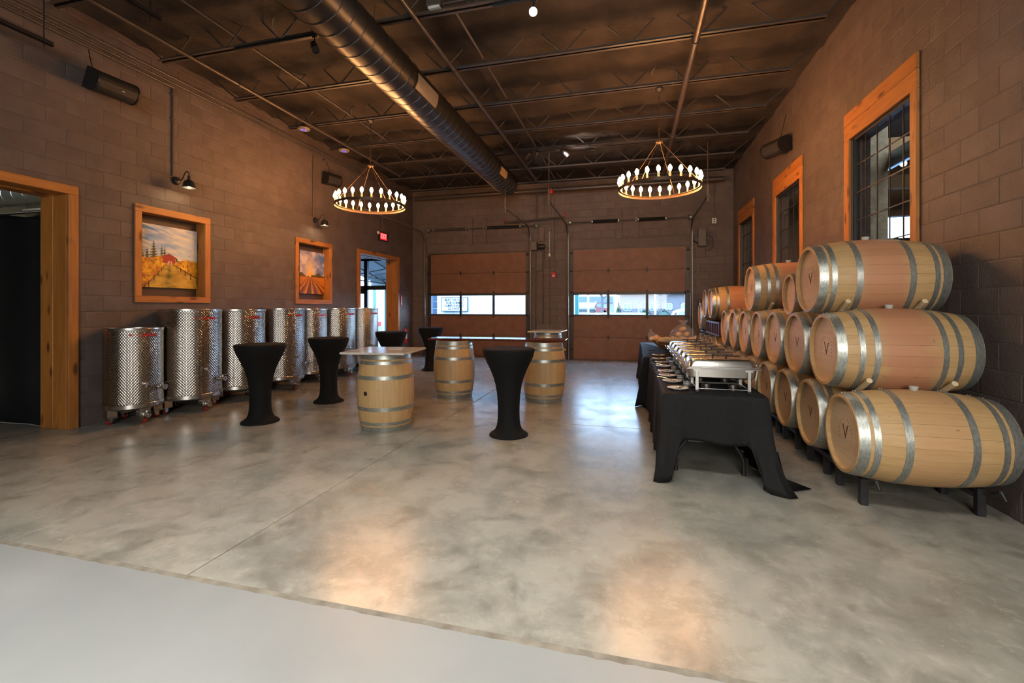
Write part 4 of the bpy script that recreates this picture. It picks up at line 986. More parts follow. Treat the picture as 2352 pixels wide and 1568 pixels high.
for s in (-1, 1): MB().tube([(s*.033+.026*math.cos(a), .02*math.sin(a), .012+.004*math.sin(a)) for a in np.linspace(0, 2*PI, 14, endpoint=False)], .003, 5, closed=True).build('rim', m_black, gl); MB().tube([(s*.058, 0, .012), (s*.05, .05, .006), (s*-.04, .065, .002)], .0025, 5).build('temple', m_black, gl)
# ---- bread bowl, paper liner, rolls, bag
BX, BY = .70, 8.15
bb = MB(); rings = []
for (w, z) in ((.30, 0), (.52, .035), (.74, .10), (.88, .165), (.86, .167), (.72, .108), (.50, .045), (.28, .012)):
    rings.append([(w*.42*math.cos(a), w*.36*math.sin(a), z+.03*(abs(math.cos(a))**3)*(z/.165)) for a in np.linspace(0, 2*PI, 40, endpoint=False)])
bo = empty('bread_bowl', (BX, BY, TZ), 'long boat-shaped wooden bowl of bread at the far end of the chafing dishes', 'bowl'); loft(bb, rings).build('bowl_body', m_basket, bo)
for (w, z) in ((.60, .052), (.77, .112)): MB().tube([(w*.428*math.cos(a), w*.368*math.sin(a), z+.03*abs(math.cos(a))**3*z/.165) for a in np.linspace(0, 2*PI, 40, endpoint=False)], .004, 5, closed=True).build('bowl_groove', m_basket, bo)
lm = MB(); A = np.linspace(0, 2*PI, 44, endpoint=False); rg = []
for (w, z) in ((.10, .062), (.42, .085), (.66, .140), (.84, .212)): rg.append([(w*.415*math.cos(a)*(1+.05*math.sin(7*a)*(z > .13)), w*.37*math.sin(a)*(1+.06*math.sin(5*a+1)*(z > .13)), z+(.035*math.sin(3*a+.6)+.02*math.sin(8*a) if z > .13 else 0)) for a in A])
loft(lm, rg, True, False); pl = lm.build('paper_liner', m_paper, None, (BX, BY, TZ)); tag(pl, 'crumpled brown paper lining the wooden bread bowl', 'paper'); pl.modifiers.new('t', 'SOLIDIFY').thickness = .002
def roll(x, y, z, r, lab, first=None):
    b = MB(); n, m_ = 18, 12; b.ball((0, 0, 0), r, n, m_, (1.15, .95, .80)); v2 = []
    for (a, c, d) in b.v:
        kk = 1+.04*math.sin(9*a/r)*math.sin(7*c/r+1); v2.append((a*kk, c*kk, d*kk if d > -r*.5 else -r*.55+d*.12))
    b.v = v2; o = b.build('bread_roll', m_bread, None, (x, y, z), (random.uniform(-.3, .3), random.uniform(-.3, .3), random.uniform(0, 3))); tag(o, lab, 'bread', 'bread rolls in the wooden bowl')
RL = [(-.30, .0, .20, 'leftmost bread roll in the loose row on the paper'), (-.178, .02, .195, 'second bread roll from the left on the paper'), (-.056, -.01, .195, 'third bread roll from the left on the paper'), (.066, .0, .195, 'bottom left bread roll inside the clear bag'),
      (.188, -.01, .195, 'bottom middle bread roll inside the clear bag'), (.31, .0, .205, 'rightmost bread roll of the pile'), (.04, .115, .20, 'rear left bread roll behind the pile'), (.17, .11, .20, 'rear bread roll inside the clear bag'), (.125, .0, .285, 'upper left bread roll inside the clear bag'), (.247, .0, .288, 'upper right bread roll inside the clear bag'), (.186, .0, .373, 'topmost bread roll in the clear bag')]
for (x, y, z, l) in RL: roll(BX+x-.05, BY+y, TZ+z, .0525, l)
mbag = bpy.data.materials.new('clear_plastic'); mbag.use_nodes = True; nt = mbag.node_tree; b = nt.nodes['Principled BSDF']
b.inputs['Base Color'].default_value = (.80, .82, .95, 1); b.inputs['Roughness'].default_value = .2; b.inputs['Alpha'].default_value = .085
def bag(loc, hw, hd, hh, tilt, label, seed):
    r = np.random.default_rng(seed); n = 28; rg = []
    for (w, z) in ((.55, 0), (.98, .08), (1.0, .35), (.80, .62), (.42, .82), (.10, .90), (.16, .97), (.34, 1.08), (.30, 1.12)):
        rg.append([((w+r.normal(0, .03)*(z > .1))*hw*math.cos(a)+tilt*z, (w+r.normal(0, .03)*(z > .1))*hd*math.sin(a), z*hh+r.normal(0, .006)) for a in np.linspace(0, 2*PI, n, endpoint=False)])
    mb = MB(); loft(mb, rg, True, False); o = mb.build('plastic_bag', mbag, None, loc); tag(o, label, 'bag', 'clear bags of bread')
bag((BX+.13, BY+.03, TZ+.155), .205, .17, .33, .02, 'clear knotted plastic bag over the piled bread rolls', 1)
bag((BX-.33, BY+.0, TZ+.165), .085, .075, .18, -.05, 'clear knotted plastic bag at the left end of the bread bowl', 2)

# ================================================================ things on the walls
def sconce(y, zc, label):
    o = empty('wall_sconce', (XL+.01, y, zc), label, 'wall lamp', 'black gooseneck wall lamps'); RX = Matrix.Rotation(PI/2, 3, 'Y')
    MB().lathe([(0, .045), (.035, .04), (.055, .03), (.062, .005), (.062, 0), (0, 0)], 28, R=RX).build('wall_plate', m_black, o)
    px, pz = .25, -.05
    MB().tube([(.04, 0, 0), (.09, 0, .0), (.13, 0, .03), (.16, 0, .09), (.19, 0, .125), (.225, 0, .125), (.25, 0, .09), (.25, 0, .05)], .008, 10).build('gooseneck', m_black, o)
    MB().lathe([(0, .055), (.018, .055), (.022, .02), (.022, -.01)], 16).build('socket', m_black, o, (px, 0, .0))
    sh = MB().lathe([(.02, .0), (.035, -.008), (.062, -.03), (.074, -.06), (.088, -.125), (.085, -.125), (.071, -.06), (.058, -.033), (.03, -.012)], 32).build('shade', m_black, o, (px, 0, .0))
    MB().ball((0, 0, -.085), .030, 14, 10).build('light_bulb', m_sconce_glow, sh)
    return o
sconce(5.40, 3.41, 'black gooseneck lamp above the red barn painting'); sconce(8.53, 3.39, 'black gooseneck lamp above the sunset field painting')
def vconduit(y, z0, z1, label):
    o = empty('conduit', (XL+.022, y, 0), label, 'conduit'); MB().tube([(0, 0, z0), (0, 0, z1)], .012, 10).build('tube', m_conduit, o)
    for z in (z0+.85, z1-.12): MB().bbox(-.014, .015, -.03, .03, z-.012, z+.012, .003).build('strap', m_conduit, o)
vconduit(5.34, 3.47, 4.80, 'vertical conduit dropping to the lamp over the red barn painting'); vconduit(8.46, 3.45, 4.78, 'vertical conduit dropping to the lamp over the sunset painting'); vconduit(11.30, 3.60, 4.75, 'vertical conduit dropping to the exit sign')
def speaker(loc, rot, w, label, facet=False):
    o = empty('wall_speaker', loc, label, 'speaker', rot=rot)
    h = .26; pts = [(-.17, -.5*h), (-.02, -.5*h)]+[(-.02+.12*math.cos(a), .5*h*math.sin(a)) for a in np.linspace(-PI/2+.25, PI/2-.25, 9)]+[(-.02, .5*h), (-.17, .5*h)] if not facet else [(-.15, -.5*h), (.02, -.5*h), (.10, -.3*h), (.12, 0), (.10, .3*h), (.02, .5*h), (-.15, .5*h)]
    mb = MB(); mb.prism(pts, -w/2+.012, w/2-.012, lambda a, b, d: (a, d, b)); bo = mb.build('grille_body', m_spk, o); bo.modifiers.new('b', 'BEVEL').width = .012
    for s in (-1, 1): MB().prism([(a*1.02, b*1.03) for a, b in pts], s*(w/2-.014), s*w/2, lambda a, b, d: (a, d, b)).build('end_cap', m_black, o)
    MB().box(.099, .102, .03, .055, -.004, .006).build('maker_badge', m_white, o)
    return o
sp_ = speaker((XL+.32, 4.34, 4.285), (0, .42, -.05), .47, 'long black loudspeaker on the left wall above the near doorway')
ang = MB().tube([(XL+.18, 4.22, 4.34), (XL+.12, 4.22, 4.5), (XL+.05, 4.22, 4.75)], .006, 8).build('cable', m_black); tag(ang, 'black cable of the long left loudspeaker', 'cable')
MB().bbox(-.30, -.15, -.05, .05, -.05, .05, .005).build('wall_bracket', m_black, sp_)
s2 = speaker((XL+.22, 8.86, 4.34), (0, .35, -.35), .34, 'small dark loudspeaker high on the left wall beyond the second lamp', True); MB().bbox(-.21, -.13, -.03, .03, -.03, .03, .004).build('wall_bracket', m_black, s2)
c_ = MB().tube([(XL+.14, 8.86, 4.44), (XL+.08, 8.86, 4.75)], .006, 8).build('cable', m_black); tag(c_, 'black cable of the small left loudspeaker', 'cable')
s3 = speaker((XR-.24, 8.70, 4.22), (0, .35, PI+.45), .40, 'dark loudspeaker high on the right wall above the middle window', True); MB().bbox(-.25, -.13, -.03, .03, -.03, .03, .004).build('wall_bracket', m_black, s3)
c_ = MB().tube([(XR-.16, 8.72, 4.32), (XR-.06, 8.72, 4.8)], .006, 8).build('cable', m_black); tag(c_, 'black cable of the right-wall loudspeaker', 'cable')
# exit sign with emergency heads
ex = empty('exit_sign', (XL+.03, 11.30, 3.44), 'lit red exit sign with two emergency lamps above the far doorway', 'sign')
MB().bbox(-.02, .03, -.21, .21, -.12, .13, .008).build('sign_body', m_black, ex)
MB().box(.031, .034, -.17, .17, -.085, .095).build('sign_face', m_exit, ex)
me = textmesh('EXIT', .19, ext=.001, spacing=1.02); put('letters', xform(me, lambda a: np.stack([a[:, 2]+.036, a[:, 0]*.74, a[:, 1]+.005], -1)), m_exitl, ex)
RX = Matrix.Rotation(PI/2, 3, 'Y')
for s in (-1, 1):
    h = MB().lathe([(0, -.03), (.04, -.02), (.05, .02), (.045, .03), (0, .035)], 18, R=Matrix.Rotation(s*.5, 3, 'Z') @ RX).build('emergency_lamp', m_black, ex, (.02, s*.29, .07)); MB().lathe([(0, .036), (.042, .031), (.042, .033), (0, .042)], 18, R=Matrix.Rotation(s*.5, 3, 'Z') @ RX).build('lens', m_white, h)
    MB().tube([(.0, s*.2, .06), (.015, s*.27, .07)], .012, 8).build('lamp_arm', m_black, ex)
# extinguisher and its sign
fe = empty('fire_extinguisher', (XL+.12, 12.42, .42), 'red fire extinguisher on the left wall beyond the far doorway', 'extinguisher')
MB().lathe([(0, 0), (.06, 0), (.068, .02), (.068, .36), (.05, .41), (.02, .44), (0, .44)], 24).build('cylinder_body', m_redplastic, fe); MB().lathe([(.02, .44), (.022, .48), (0, .48)], 14).build('valve_head', m_chrome, fe)
MB().bbox(-.02, .10, -.012, .012, .48, .50, .003).build('handle', m_black, fe); MB().tube([(.02, 0, .46), (.07, .02, .44), (.085, .02, .3), (.07, .02, .12)], .011, 8).build('hose', m_black, fe)
MB().lathe([(.0685, .14), (.0692, .14), (.0692, .30), (.0685, .30)], 24, a0=-.9, a1=.9).build('paper_label', m_white, fe); MB().bbox(-.115, -.06, -.02, .02, .25, .33, .004).build('wall_hook', m_black, fe)
sg = empty('extinguisher_sign', (XL+.014, 12.40, 1.70), 'narrow red and white arrow sign above the fire extinguisher', 'sign')
MB().box(-.002, .004, -.045, .045, -.16, .16).build('sign_plate', m_redplastic, sg); MB().prism([(0, -.14), (.035, -.08), (.014, -.08), (.014, .12), (-.014, .12), (-.014, -.08), (-.035, -.08)], .0042, .006, lambda a, b, d: (d, a, b)).build('arrow', m_white, sg)
# ---- paintings: colours held on a fine vertex grid
def fbm(u, v, f, seed, o=4):
    r = 0; a = .5
    for k in range(o): r = r+a*vnoise(u+3.1*k, v+1.7*k, f*2**k, seed+k); a *= .5
    return r
def cmix(a, b, t): t = np.clip(t, 0, 1)[..., None]; return a*(1-t)+b*t
def C(*c): return np.array(srgb(*c))
def painting(name, y0, y1, z0, z1, fn, label):
    nu, nv = 190, 210; U, V = np.meshgrid(np.linspace(0, 1, nu), np.linspace(0, 1, nv), indexing='ij'); col = fn(U, V)
    x = XL-.118; vs = np.stack([np.full_like(U, x), y0+(y1-y0)*U, z1-(z1-z0)*V], -1).reshape(-1, 3)
    fs = [(i*nv+j, i*nv+j+1, (i+1)*nv+j+1, (i+1)*nv+j) for i in range(nu-1) for j in range(nv-1)]
    me = bpy.data.meshes.new('canvas'); me.from_pydata(vs.tolist(), [], fs); at = me.color_attributes.new('paint', 'FLOAT_COLOR', 'POINT')
    at.data.foreach_set('color', np.concatenate([col, np.ones((*U.shape, 1))], -1).astype(np.float32).ravel())
    m, nt, b = newmat('oil_paint_'+name); a = N(nt, 'ShaderNodeAttribute', attribute_name='paint'); nt.links.new(a.outputs['Color'], b.inputs['Base Color']); b.inputs['Roughness'].default_value = .5
    o = empty('painting', (0, 0, 0), label, 'painting'); put('canvas', me, m, o)
    MB().box(XL-.158, x-.0005, y0, y1, z0, z1).build('stretcher', M('canvas_edge', (.20, .16, .12), .8), o)
def barn(u, v):
    n = fbm(u*1.2, v*4, 4, 3); c = cmix(C(52, 130, 205)+0*u[..., None], C(196, 205, 215)+0*u[..., None], .1+1.1*u+.5*v+1.6*(n-.5))
    c = cmix(c, C(228, 224, 210), (fbm(u*1.5+v*.6, v*9-u*2, 3, 9)-.42)*2.6); hz = .52+.03*np.sin(u*5)
    for (tx, ty, w) in ((.01, .44, .03), (.08, .37, .05), (.19, .24, .085), (.33, .31, .055), (.38, .33, .05), (.52, .48, .03), (.60, .50, .05)):
        t = (v-ty)/(.56-ty); wd = w*np.clip(t, 0, 1)*(.75+.45*np.sin(v*150+u*30)); m_ = (np.abs(u-tx) < wd) & (v > ty) & (v < .58); c = np.where(m_[..., None], cmix(C(38, 48, 24)+0*u[..., None], C(84, 92, 40), fbm(u, v, 22, 4)), c)
    g = cmix(C(160, 120, 30)+0*u[..., None], C(222, 186, 70), fbm(u, v*2.5, 7, 11)*1.5-.25)
    c = np.where((v > hz+.04)[..., None], g, c)
    cx, sp = .46, np.clip((v-.60)/.40, 0, 1)
    bush = cmix(C(186, 112, 10)+0*u[..., None], C(245, 196, 36), (fbm(u, v, 16, 21)-.30)*2.6); bush = cmix(bush, C(120, 84, 14), (fbm(u, v, 26, 31)-.58)*5)
    topL = .505+.06*np.sin(u*9+1)*.5; botL = .60+.42*np.clip((.40-u)/.40, 0, 1)**.9; mL = (u < .40) & (v > topL) & (v < botL); c = np.where(mL[..., None], bush, c)
    topR = .545+.03*np.sin(u*14); botR = .60+.22*np.clip((u-.52)/.48, 0, 1); mR = (u > .52) & (v > topR) & (v < botR); c = np.where(mR[..., None], cmix(bush, C(150, 120, 30), .35*(u > .8)), c)
    for side, b in ((-1, botL), (1, botR)):
        ss = (np.clip((.40-u)/.40, 0, 1) if side < 0 else np.clip((u-.52)/.48, 0, 1)); pos = np.sqrt(ss)*7
        m_ = (np.abs(pos-np.round(pos)) < .09) & (ss > 0) & (v > b-.02) & (v < b+.03+.08*ss); c = np.where(m_[..., None], C(66, 38, 20), c)
        m_ = (ss > .02) & (np.abs(v-b-.005) < .006+.006*ss); c = np.where(m_[..., None], C(92, 56, 26), c)
    dx = u-.46; tr = np.exp(-(dx/(.025+.07*sp))**2)*(v > .63)*np.clip(fbm(u*2, v*6, 5, 41)*2-.4, 0, 1); c = cmix(c, C(74, 86, 22), tr*.9)
    bx = np.abs(u-.46); roof = (bx < .145*np.clip((v-.435)/.07, 0, 1)) & (v > .435) & (v < .512); c = np.where(roof[..., None], C(128, 36, 30), c)
    wall_ = (bx < .115) & (v >= .485) & (v < .595); c = np.where(wall_[..., None], cmix(C(150, 34, 26)+0*u[..., None], C(182, 58, 44), fbm(u*3, v, 12, 51)), c)
    gab = (bx < .115*np.clip((v-.445)/.045, 0, 1)) & (v > .445) & (v < .49); c = np.where(gab[..., None], C(160, 40, 30), c)
    d_ = (np.abs(u-.475) < .036) & (v > .562) & (v < .618); c = np.where(d_[..., None], C(226, 190, 176), c); d_ = (np.abs(np.abs(u-.475)-.012) < .007) & (v > .572) & (v < .618); c = np.where(d_[..., None], C(150, 46, 40), c)
    return c
def field(u, v):
    n = fbm(u*1.4, v*1.6, 4, 61); c = cmix(C(84, 122, 190)+0*u[..., None], C(214, 200, 214), (n-.33)*3.2); c = cmix(c, C(124, 116, 156), (fbm(u*1.3+4, v*2.2, 5, 71)-.5)*3); c = cmix(c, C(240, 202, 140), np.exp(-((u-.40)/.22)**2-((v-.40)/.28)**2)*.85)
    c = cmix(c, C(255, 190, 80), np.exp(-((u-.40)/.14)**2-((v-.545)/.07)**2)); hl = .545-.03*np.sin(u*8+2)-.02*np.sin(u*19); c = np.where(((v > hl) & (np.abs(u-.40) > .05))[..., None], cmix(C(60, 58, 22)+0*u[..., None], C(120, 100, 30), fbm(u, v, 14, 81)), c)
    a = (u-.42)/np.maximum(v-.575, .004); fld = v > .60; st_ = np.sin(a*8.5); row = cmix(C(150, 74, 18)+0*u[..., None], C(226, 140, 34), st_*.5+.5); row = cmix(row, C(84, 92, 26), np.clip(np.sin(a*8.5+1.4)*1.6-.5, 0, 1)*np.exp(-np.abs(a)*.5)); row = cmix(row, C(110, 52, 20), np.clip(np.sin(a*8.5+3.6)*1.4-.3, 0, 1)*np.clip((v-.70)*4, 0, 1)); row = cmix(row, C(214, 128, 26), np.clip(np.abs(a)*.35-.5, 0, .8)*(v < .78))
    return np.where(fld[..., None], cmix(row, C(90, 60, 20), (fbm(u, v, 20, 91)-.55)*2), c)
painting('barn', 5.0, 5.855, 1.79, 2.715, barn, 'painting of a red barn among golden vineyard rows, in the nearer wall niche')
painting('field', 8.22, 9.015, 1.79, 2.715, field, 'painting of glowing field rows under a cloudy sunset, in the farther wall niche')

# ---- garage door hardware on the back wall
def opener(x0, x1, cz, springs, mounts, label):
    o = empty('torsion_shaft', (0, YB-.12, cz), label, 'door spring'); MB().tube([(x0, 0, 0), (x1, 0, 0)], .014, 10).build('shaft', m_pipe, o)
    for (a, b, r, mat) in springs:
        n = int((b-a)/.024); path = []
        for i in range(n*8+1): q = 2*PI*i/8; path.append((a+(b-a)*i/(n*8), r*math.cos(q), r*math.sin(q)-.0))
        MB().tube(path, .0115, 6).build('spring', mat, o); MB().tube([(a-.03, 0, 0), (a+.01, 0, 0)], r+.008, 12).build('winding_cone', m_galv, o); MB().tube([(b-.01, 0, 0), (b+.03, 0, 0)], r+.008, 12).build('winding_cone', m_galv, o)
    for x in (x0+.05, x1-.05): MB().tube([(x-.03, 0, 0), (x+.03, 0, 0)], .058, 16).build('cable_drum', m_galv, o); MB().bbox(x-.05, x-.04, -.03, .11, -.07, .07, .002).build('bearing_plate', m_pipe, o)
    for (a, b) in mounts: MB().bbox(a, b, .072, .1195, 3.415-cz, 4.2-cz, .004).build('mounting_board', m_block, o); MB().bbox((a+b)/2-.006, (a+b)/2+.006, -.03, .075, -.06, .06, .002).build('bracket', m_galv, o)
opener(-6.12, -2.62, 3.875, ((-5.9, -4.85, .030, m_pipe), (-4.19, -3.17, .034, m_black)), ((-4.82, -4.68), (-4.36, -4.22)), 'torsion shaft with two springs over the left garage door')
opener(-1.74, 1.58, 3.915, ((-1.06, -.36, .036, m_black), (.19, .89, .036, m_black)), ((-.415, -.257), (.056, .192)), 'torsion shaft with two springs over the right garage door')
def trackr(x, yend, zend, label, hang=True, htop=5.0):
    o = empty('door_track', (x, 0, 0), label, 'door track'); zc = 3.45; yb = YB-.10; zt = 3.83
    prof = [(yb, .0), (yb, 1.6), (yb, zc-.02)]+[(yb-.38+.38*math.cos(a), zc+.38*math.sin(a)) for a in np.linspace(.15, PI/2, 8)]+[(yend, zend)]
    for dx in (-.022, .022): MB().tube([(dx, y, z) for y, z in prof], .007, 6).build('track_lip', m_galv if dx > 0 else m_pipe, o)
    mb = MB(); vs = []; 
    for (y, z) in prof: vs += [(-.024, y, z), (.024, y, z)]
    mb.add(vs, [(2*i, 2*i+1, 2*i+3, 2*i+2) for i in range(len(prof)-1)]); mb.build('track_web', m_pipe, o).modifiers.new('t', 'SOLIDIFY').thickness = .003
    if hang:
        MB().bbox(-.02, .02, yend+.05, yend+.09, zend-.12, zend+.25, .002).build('hanger_plate', m_conduit, o); MB().tube([(0, yend+.07, zend+.2), (0, yend+.07, htop)], .012, 6).build('hanger', m_pipe, o)
    for z in (.45, 1.5, 2.6): MB().bbox(-.03, .03, yb+.004, YB-.004, z-.03, z+.03, .003).build('wall_clip', m_pipe, o)
trackr(-6.235, 9.7, 3.86, 'left track of the left garage door, curving toward the room'); trackr(-2.875, 10.3, 3.82, 'right track of the left garage door, with a pale hanger plate under the duct end', htop=4.29)
trackr(-1.765, 9.9, 3.85, 'left track of the right garage door, with a red strobe above'); trackr(1.56, 10.3, 3.84, 'right track of the right garage door, curving toward the room')
def boxthing(name, x0, x1, z0, z1, d, label, cat, mat=m_block):
    o = empty(name, ((x0+x1)/2, YB, (z0+z1)/2), label, cat); w, h = (x1-x0)/2, (z1-z0)/2
    MB().bbox(-w, w, -d, -.009, -h, h, .008).build('housing', mat, o); MB().bbox(-w+.012, w-.012, -d-.006, -d, -h+.012, h-.012, .003).build('cover', mat, o); return o
m_box = M('operator_box', (.11, .095, .08), .5)
o = boxthing('door_operator', -2.842, -2.655, 3.15, 3.41, .20, 'square box of the left garage door operator', 'motor', m_box)
MB().lathe([(0, 0), (.07, 0), (.08, .03), (.08, .16), (.06, .2), (0, .2)], 20, R=RX).build('motor', m_black, o, (.12, -.10, -.02)); MB().tube([(.26, -.1, -.05), (.31, -.12, -.16), (.30, -.06, -.38)], .008, 8).build('cable', m_black, o)
boxthing('wiring_trough', -2.70, -2.50, 2.55, 3.12, .07, 'narrow painted wiring trough below the left door operator', 'box', m_block); boxthing('wiring_trough', -2.62, -2.46, 3.42, 3.83, .05, 'upper painted backing board behind the left door operator', 'box', m_block)
o = boxthing('door_operator', 1.715, 1.915, 3.12, 3.58, .20, 'tall rounded box of the right garage door operator', 'motor', m_box)
MB().lathe([(0, -.075), (.07, -.075), (.08, -.05), (.08, .05), (.07, .075), (0, .075)], 20, R=Matrix.Rotation(PI/2, 3, 'X')).build('motor', m_black, o, (-.13, -.12, -.05)); MB().tube([(.1, -.1, .1), (.28, -.03, .0), (.3, -.03, -.25), (.2, -.03, -.35), (.08, -.03, -.3)], .006, 8).build('cable', m_black, o)
boxthing('backing_board', 1.66, 1.92, 2.83, 3.11, .03, 'painted backing board below the right door operator', 'board', m_block)
o = empty('outlet_box', (2.132, YB-.008, 3.80), 'pale twin outlet on a conduit at the right of the back wall', 'outlet'); MB().bbox(-.055, .055, -.05, 0, -.07, .07, .005).build('box_body', m_white, o)
for s in (-1, 1): MB().lathe([(0, 0), (.02, 0), (.02, .004), (0, .004)], 14, R=Matrix.Rotation(PI/2, 3, 'X')).build('socket', m_black, o, (0, -.05, s*.03))
MB().tube([(0, -.02, .07), (0, -.02, 1.2)], .01, 8).build('conduit_drop', m_conduit, o)
o = empty('switch_box', (1.763, YB-.008, 1.60), 'black three-button door switch on the back wall beside the far barrels', 'switch'); MB().bbox(-.04, .04, -.045, 0, -.11, .11, .006).build('switch_body', m_black, o)
for k in range(3): MB().tube([(0, -.045, .06-.06*k), (0, -.056, .06-.06*k)], .014, 10).build('button', m_white, o)
o = empty('fire_alarm', (-2.187, YB-.008, 2.43), 'red fire alarm call box between the garage doors', 'alarm'); MB().bbox(-.065, .065, -.05, 0, -.085, .085, .008).build('alarm_body', m_redplastic, o); MB().bbox(-.035, .035, -.062, -.05, -.045, .0, .004).build('pull_bar', m_white, o)
MB().tube([(.03, -.02, .085), (.03, -.02, 2.2)], .008, 8).build('conduit_drop', m_conduit, o)
o = empty('strobe_light', (-2.10, 12.2, 4.62), 'red alarm strobe on an orange bracket high between the garage doors', 'alarm'); MB().bbox(-.03, .03, -.03, .03, -.05, .04, .006).build('strobe_body', m_redplastic, o) if False else MB().lathe([(0, -.06), (.05, -.055), (.055, .0), (.045, .05), (.03, .06), (0, .06)], 18).build('strobe_body', m_redplastic, o)
MB().ball((0, 0, .06), .022, 10, 6).build('lens', m_white, o); MB().bbox(-.085, -.055, -.015, .015, -.22, .10, .003).build('bracket', M('orange_bracket', (.42, .13, .03), .5), o); MB().bbox(-.06, 0, -.012, .012, -.03, -.01, .002).build('arm', m_redplastic, o); MB().tube([(0.01, 0, -.06), (.01, 0, -.62)], .010, 8).build('pale_rod', m_conduit, o); MB().tube([(-.07, 0, .08), (-.07, 0, .5)], .008, 6).build('hanger_rod', m_pipe, o)
o = empty('pull_chain', (-2.30, YB-.06, 0), 'white knotted chain with a round weight beside the left garage door', 'chain')
for k in range(13): MB().tube([(.009*math.cos(a)*(k % 2), .009*math.cos(a)*(1-k % 2), 3.70-k*.05+.03*math.sin(a)) for a in np.linspace(0, 2*PI, 10, endpoint=False)], .0045, 5, closed=True).build('chain_link', m_white, o)
MB().bbox(-.05, .05, -.02, .05, 3.72, 3.80, .006).build('bracket', m_conduit, o); MB().lathe([(0, 2.96), (.035, 2.97), (.045, 3.02), (.03, 3.06), (0, 3.07)], 14).build('weight', m_white, o); MB().tube([(0, 0, 2.97), (0, .04, .9)], .005, 6).build('cord', m_black, o)
for x, z0, z1, l in ((-2.50, 1.0, 2.55, 'thin conduit running down from the wiring trough'), (-2.72, .0, 3.1, 'vertical steel channel beside the left garage door')):
    o = empty('conduit', (x, YB-.03, 0), l, 'conduit'); MB().tube([(0, 0, z0), (0, 0, z1)], .014, 8).build('tube', m_pipe, o)
    for z in (z0+.3, (z0+z1)/2): MB().bbox(-.03, .03, .0, .021, z-.012, z+.012, .002).build('strap', m_pipe, o)
o = empty('safety_sensor', (-1.835, YB-.14, .28), 'small yellow photo-eye sensor low beside the right garage door', 'sensor'); MB().bbox(-.03, .03, -.03, .03, -.03, .03, .005).build('sensor_body', M('yellow_plastic', (.55, .42, .02), .4), o); MB().bbox(-.012, .012, .03, .128, -.015, .015, .003).build('bracket', m_galv, o)
# ================================================================ side room, workshop and outdoors
o = empty('drape', (0, 0, 0), 'black quilted drape closing the near doorway', 'curtain')
nx, nz = 90, 50; X_, Z_ = np.meshgrid(np.linspace(-9.6, -7.07, nx), np.linspace(.004, 2.67, nz), indexing='ij')
Yd = 4.075+.012*np.sin(X_*9)+.02*np.sin(X_*3+1)*(Z_/2.7)
dz = Z_+.03*np.sin(X_*4.5)*(Z_/2.7)**4
vs = np.stack([X_, Yd, dz], -1).reshape(-1, 3).tolist(); dm = MB().add(vs, [(i*nz+j, (i+1)*nz+j, (i+1)*nz+j+1, i*nz+j+1) for i in range(nx-1) for j in range(nz-1)])
m_drape = M('black_drape', (.005, .007, .011), .42, bump=.35, bscale=90, spec=.6)
d = dm.build('drape_cloth', m_drape, o); d.modifiers.new('t', 'SOLIDIFY').thickness = .006
MB().tube([(-9.7, 4.075, 2.70), (-7.0, 4.075, 2.70)], .012, 8).build('drape_rod', m_black, o)
o = empty('side_room_duct', (0, 6.4, 3.75), 'bare metal spiral duct in the side room seen over the drape', 'duct')
MB().tube([(-13.8, 0, .0), (-7, 0, .0)], .20, 32).build('duct_body', M('bare_duct', (.42, .47, .50), .3, metal=.9), o)
for k in range(22): MB().tube([(-13.5+k*.30+.30*q/(2*PI), .201*math.cos(q), .201*math.sin(q)) for q in np.linspace(0, 2*PI, 25)], .004, 5).build('seam', m_ssb, o)
for x in (-12.6, -9.0): MB().tube([(x, 0, .2), (x, 0, 1.25)], .005, 6).build('hanger_rod', m_steel, o)
o = empty('tube_light', (-11.9, 7.3, 3.72), 'thin pale conduit tray along the side room wall', 'tray'); MB().bbox(-1.6, 1.2, -.03, .03, -.02, .02, .004).build('tray_body', m_white, o); MB().bbox(-1.6, 1.2, -.01, .27, .02, .03, .003).build('bracket', m_white, o)
o = MB().bbox(-.22, .22, -.015, .0, -.12, .12, .004).build('paper_notice', m_white, None, (-11.35, 7.585, 3.16)); tag(o, 'small pale notice on the side room wall', 'notice')
# workshop posts, strip, lamp, duct
m_post = wood('pale_post', (.34, .24, .13), (.46, .34, .20), (.2, .12, .06), 3, 2)
for (x0, x1, y0, y1, mt, l) in ((3.50, 3.66, 8.42, 8.58, m_post, 'pale timber post behind the nearest tall window'), (3.74, 4.05, 8.75, 9.02, M('grey_post', (.20, .20, .19), .8, col2=(.30, .30, .28), nscale=8, bump=.4, bscale=30), 'rough grey masonry pier behind the nearest tall window'), (3.45, 3.6, 12.3, 12.45, m_post, 'pale timber post near the end of the workshop')):
    o = MB().bbox(x0, x1, y0, y1, 0, 4.99, .006).build('workshop_post', mt); tag(o, l, 'post')
for k in range(3): o = MB().bbox(XR+.22, 8.98, 6.6+2.6*k, 6.72+2.6*k, 4.1, 4.4, .006).build('workshop_beam', m_wkw); tag(o, ('nearest', 'second', 'farthest')[k]+' dark beam across the workshop ceiling', 'beam')
o = MB().tube([(4.2, 4.0, 3.95), (4.2, 13.0, 3.95)], .13, 20).build('workshop_duct', M('workshop_duct', (.20, .30, .38), .3, metal=.8)); tag(o, 'round workshop duct with blue light put into its colour', 'duct')  # blue cast of the light on the metal put into its base colour
o = empty('workshop_lamp', (4.55, 9.35, 3.98), 'small bright round lamp hanging in the workshop', 'lamp'); MB().ball((0, 0, 0), .05, 14, 10).build('lamp_globe', emis('workshop_bulb', (1, .95, .85), 25), o); MB().tube([(0, 0, .05), (0, 0, 1.0)], .006, 6).build('cord', m_black, o)
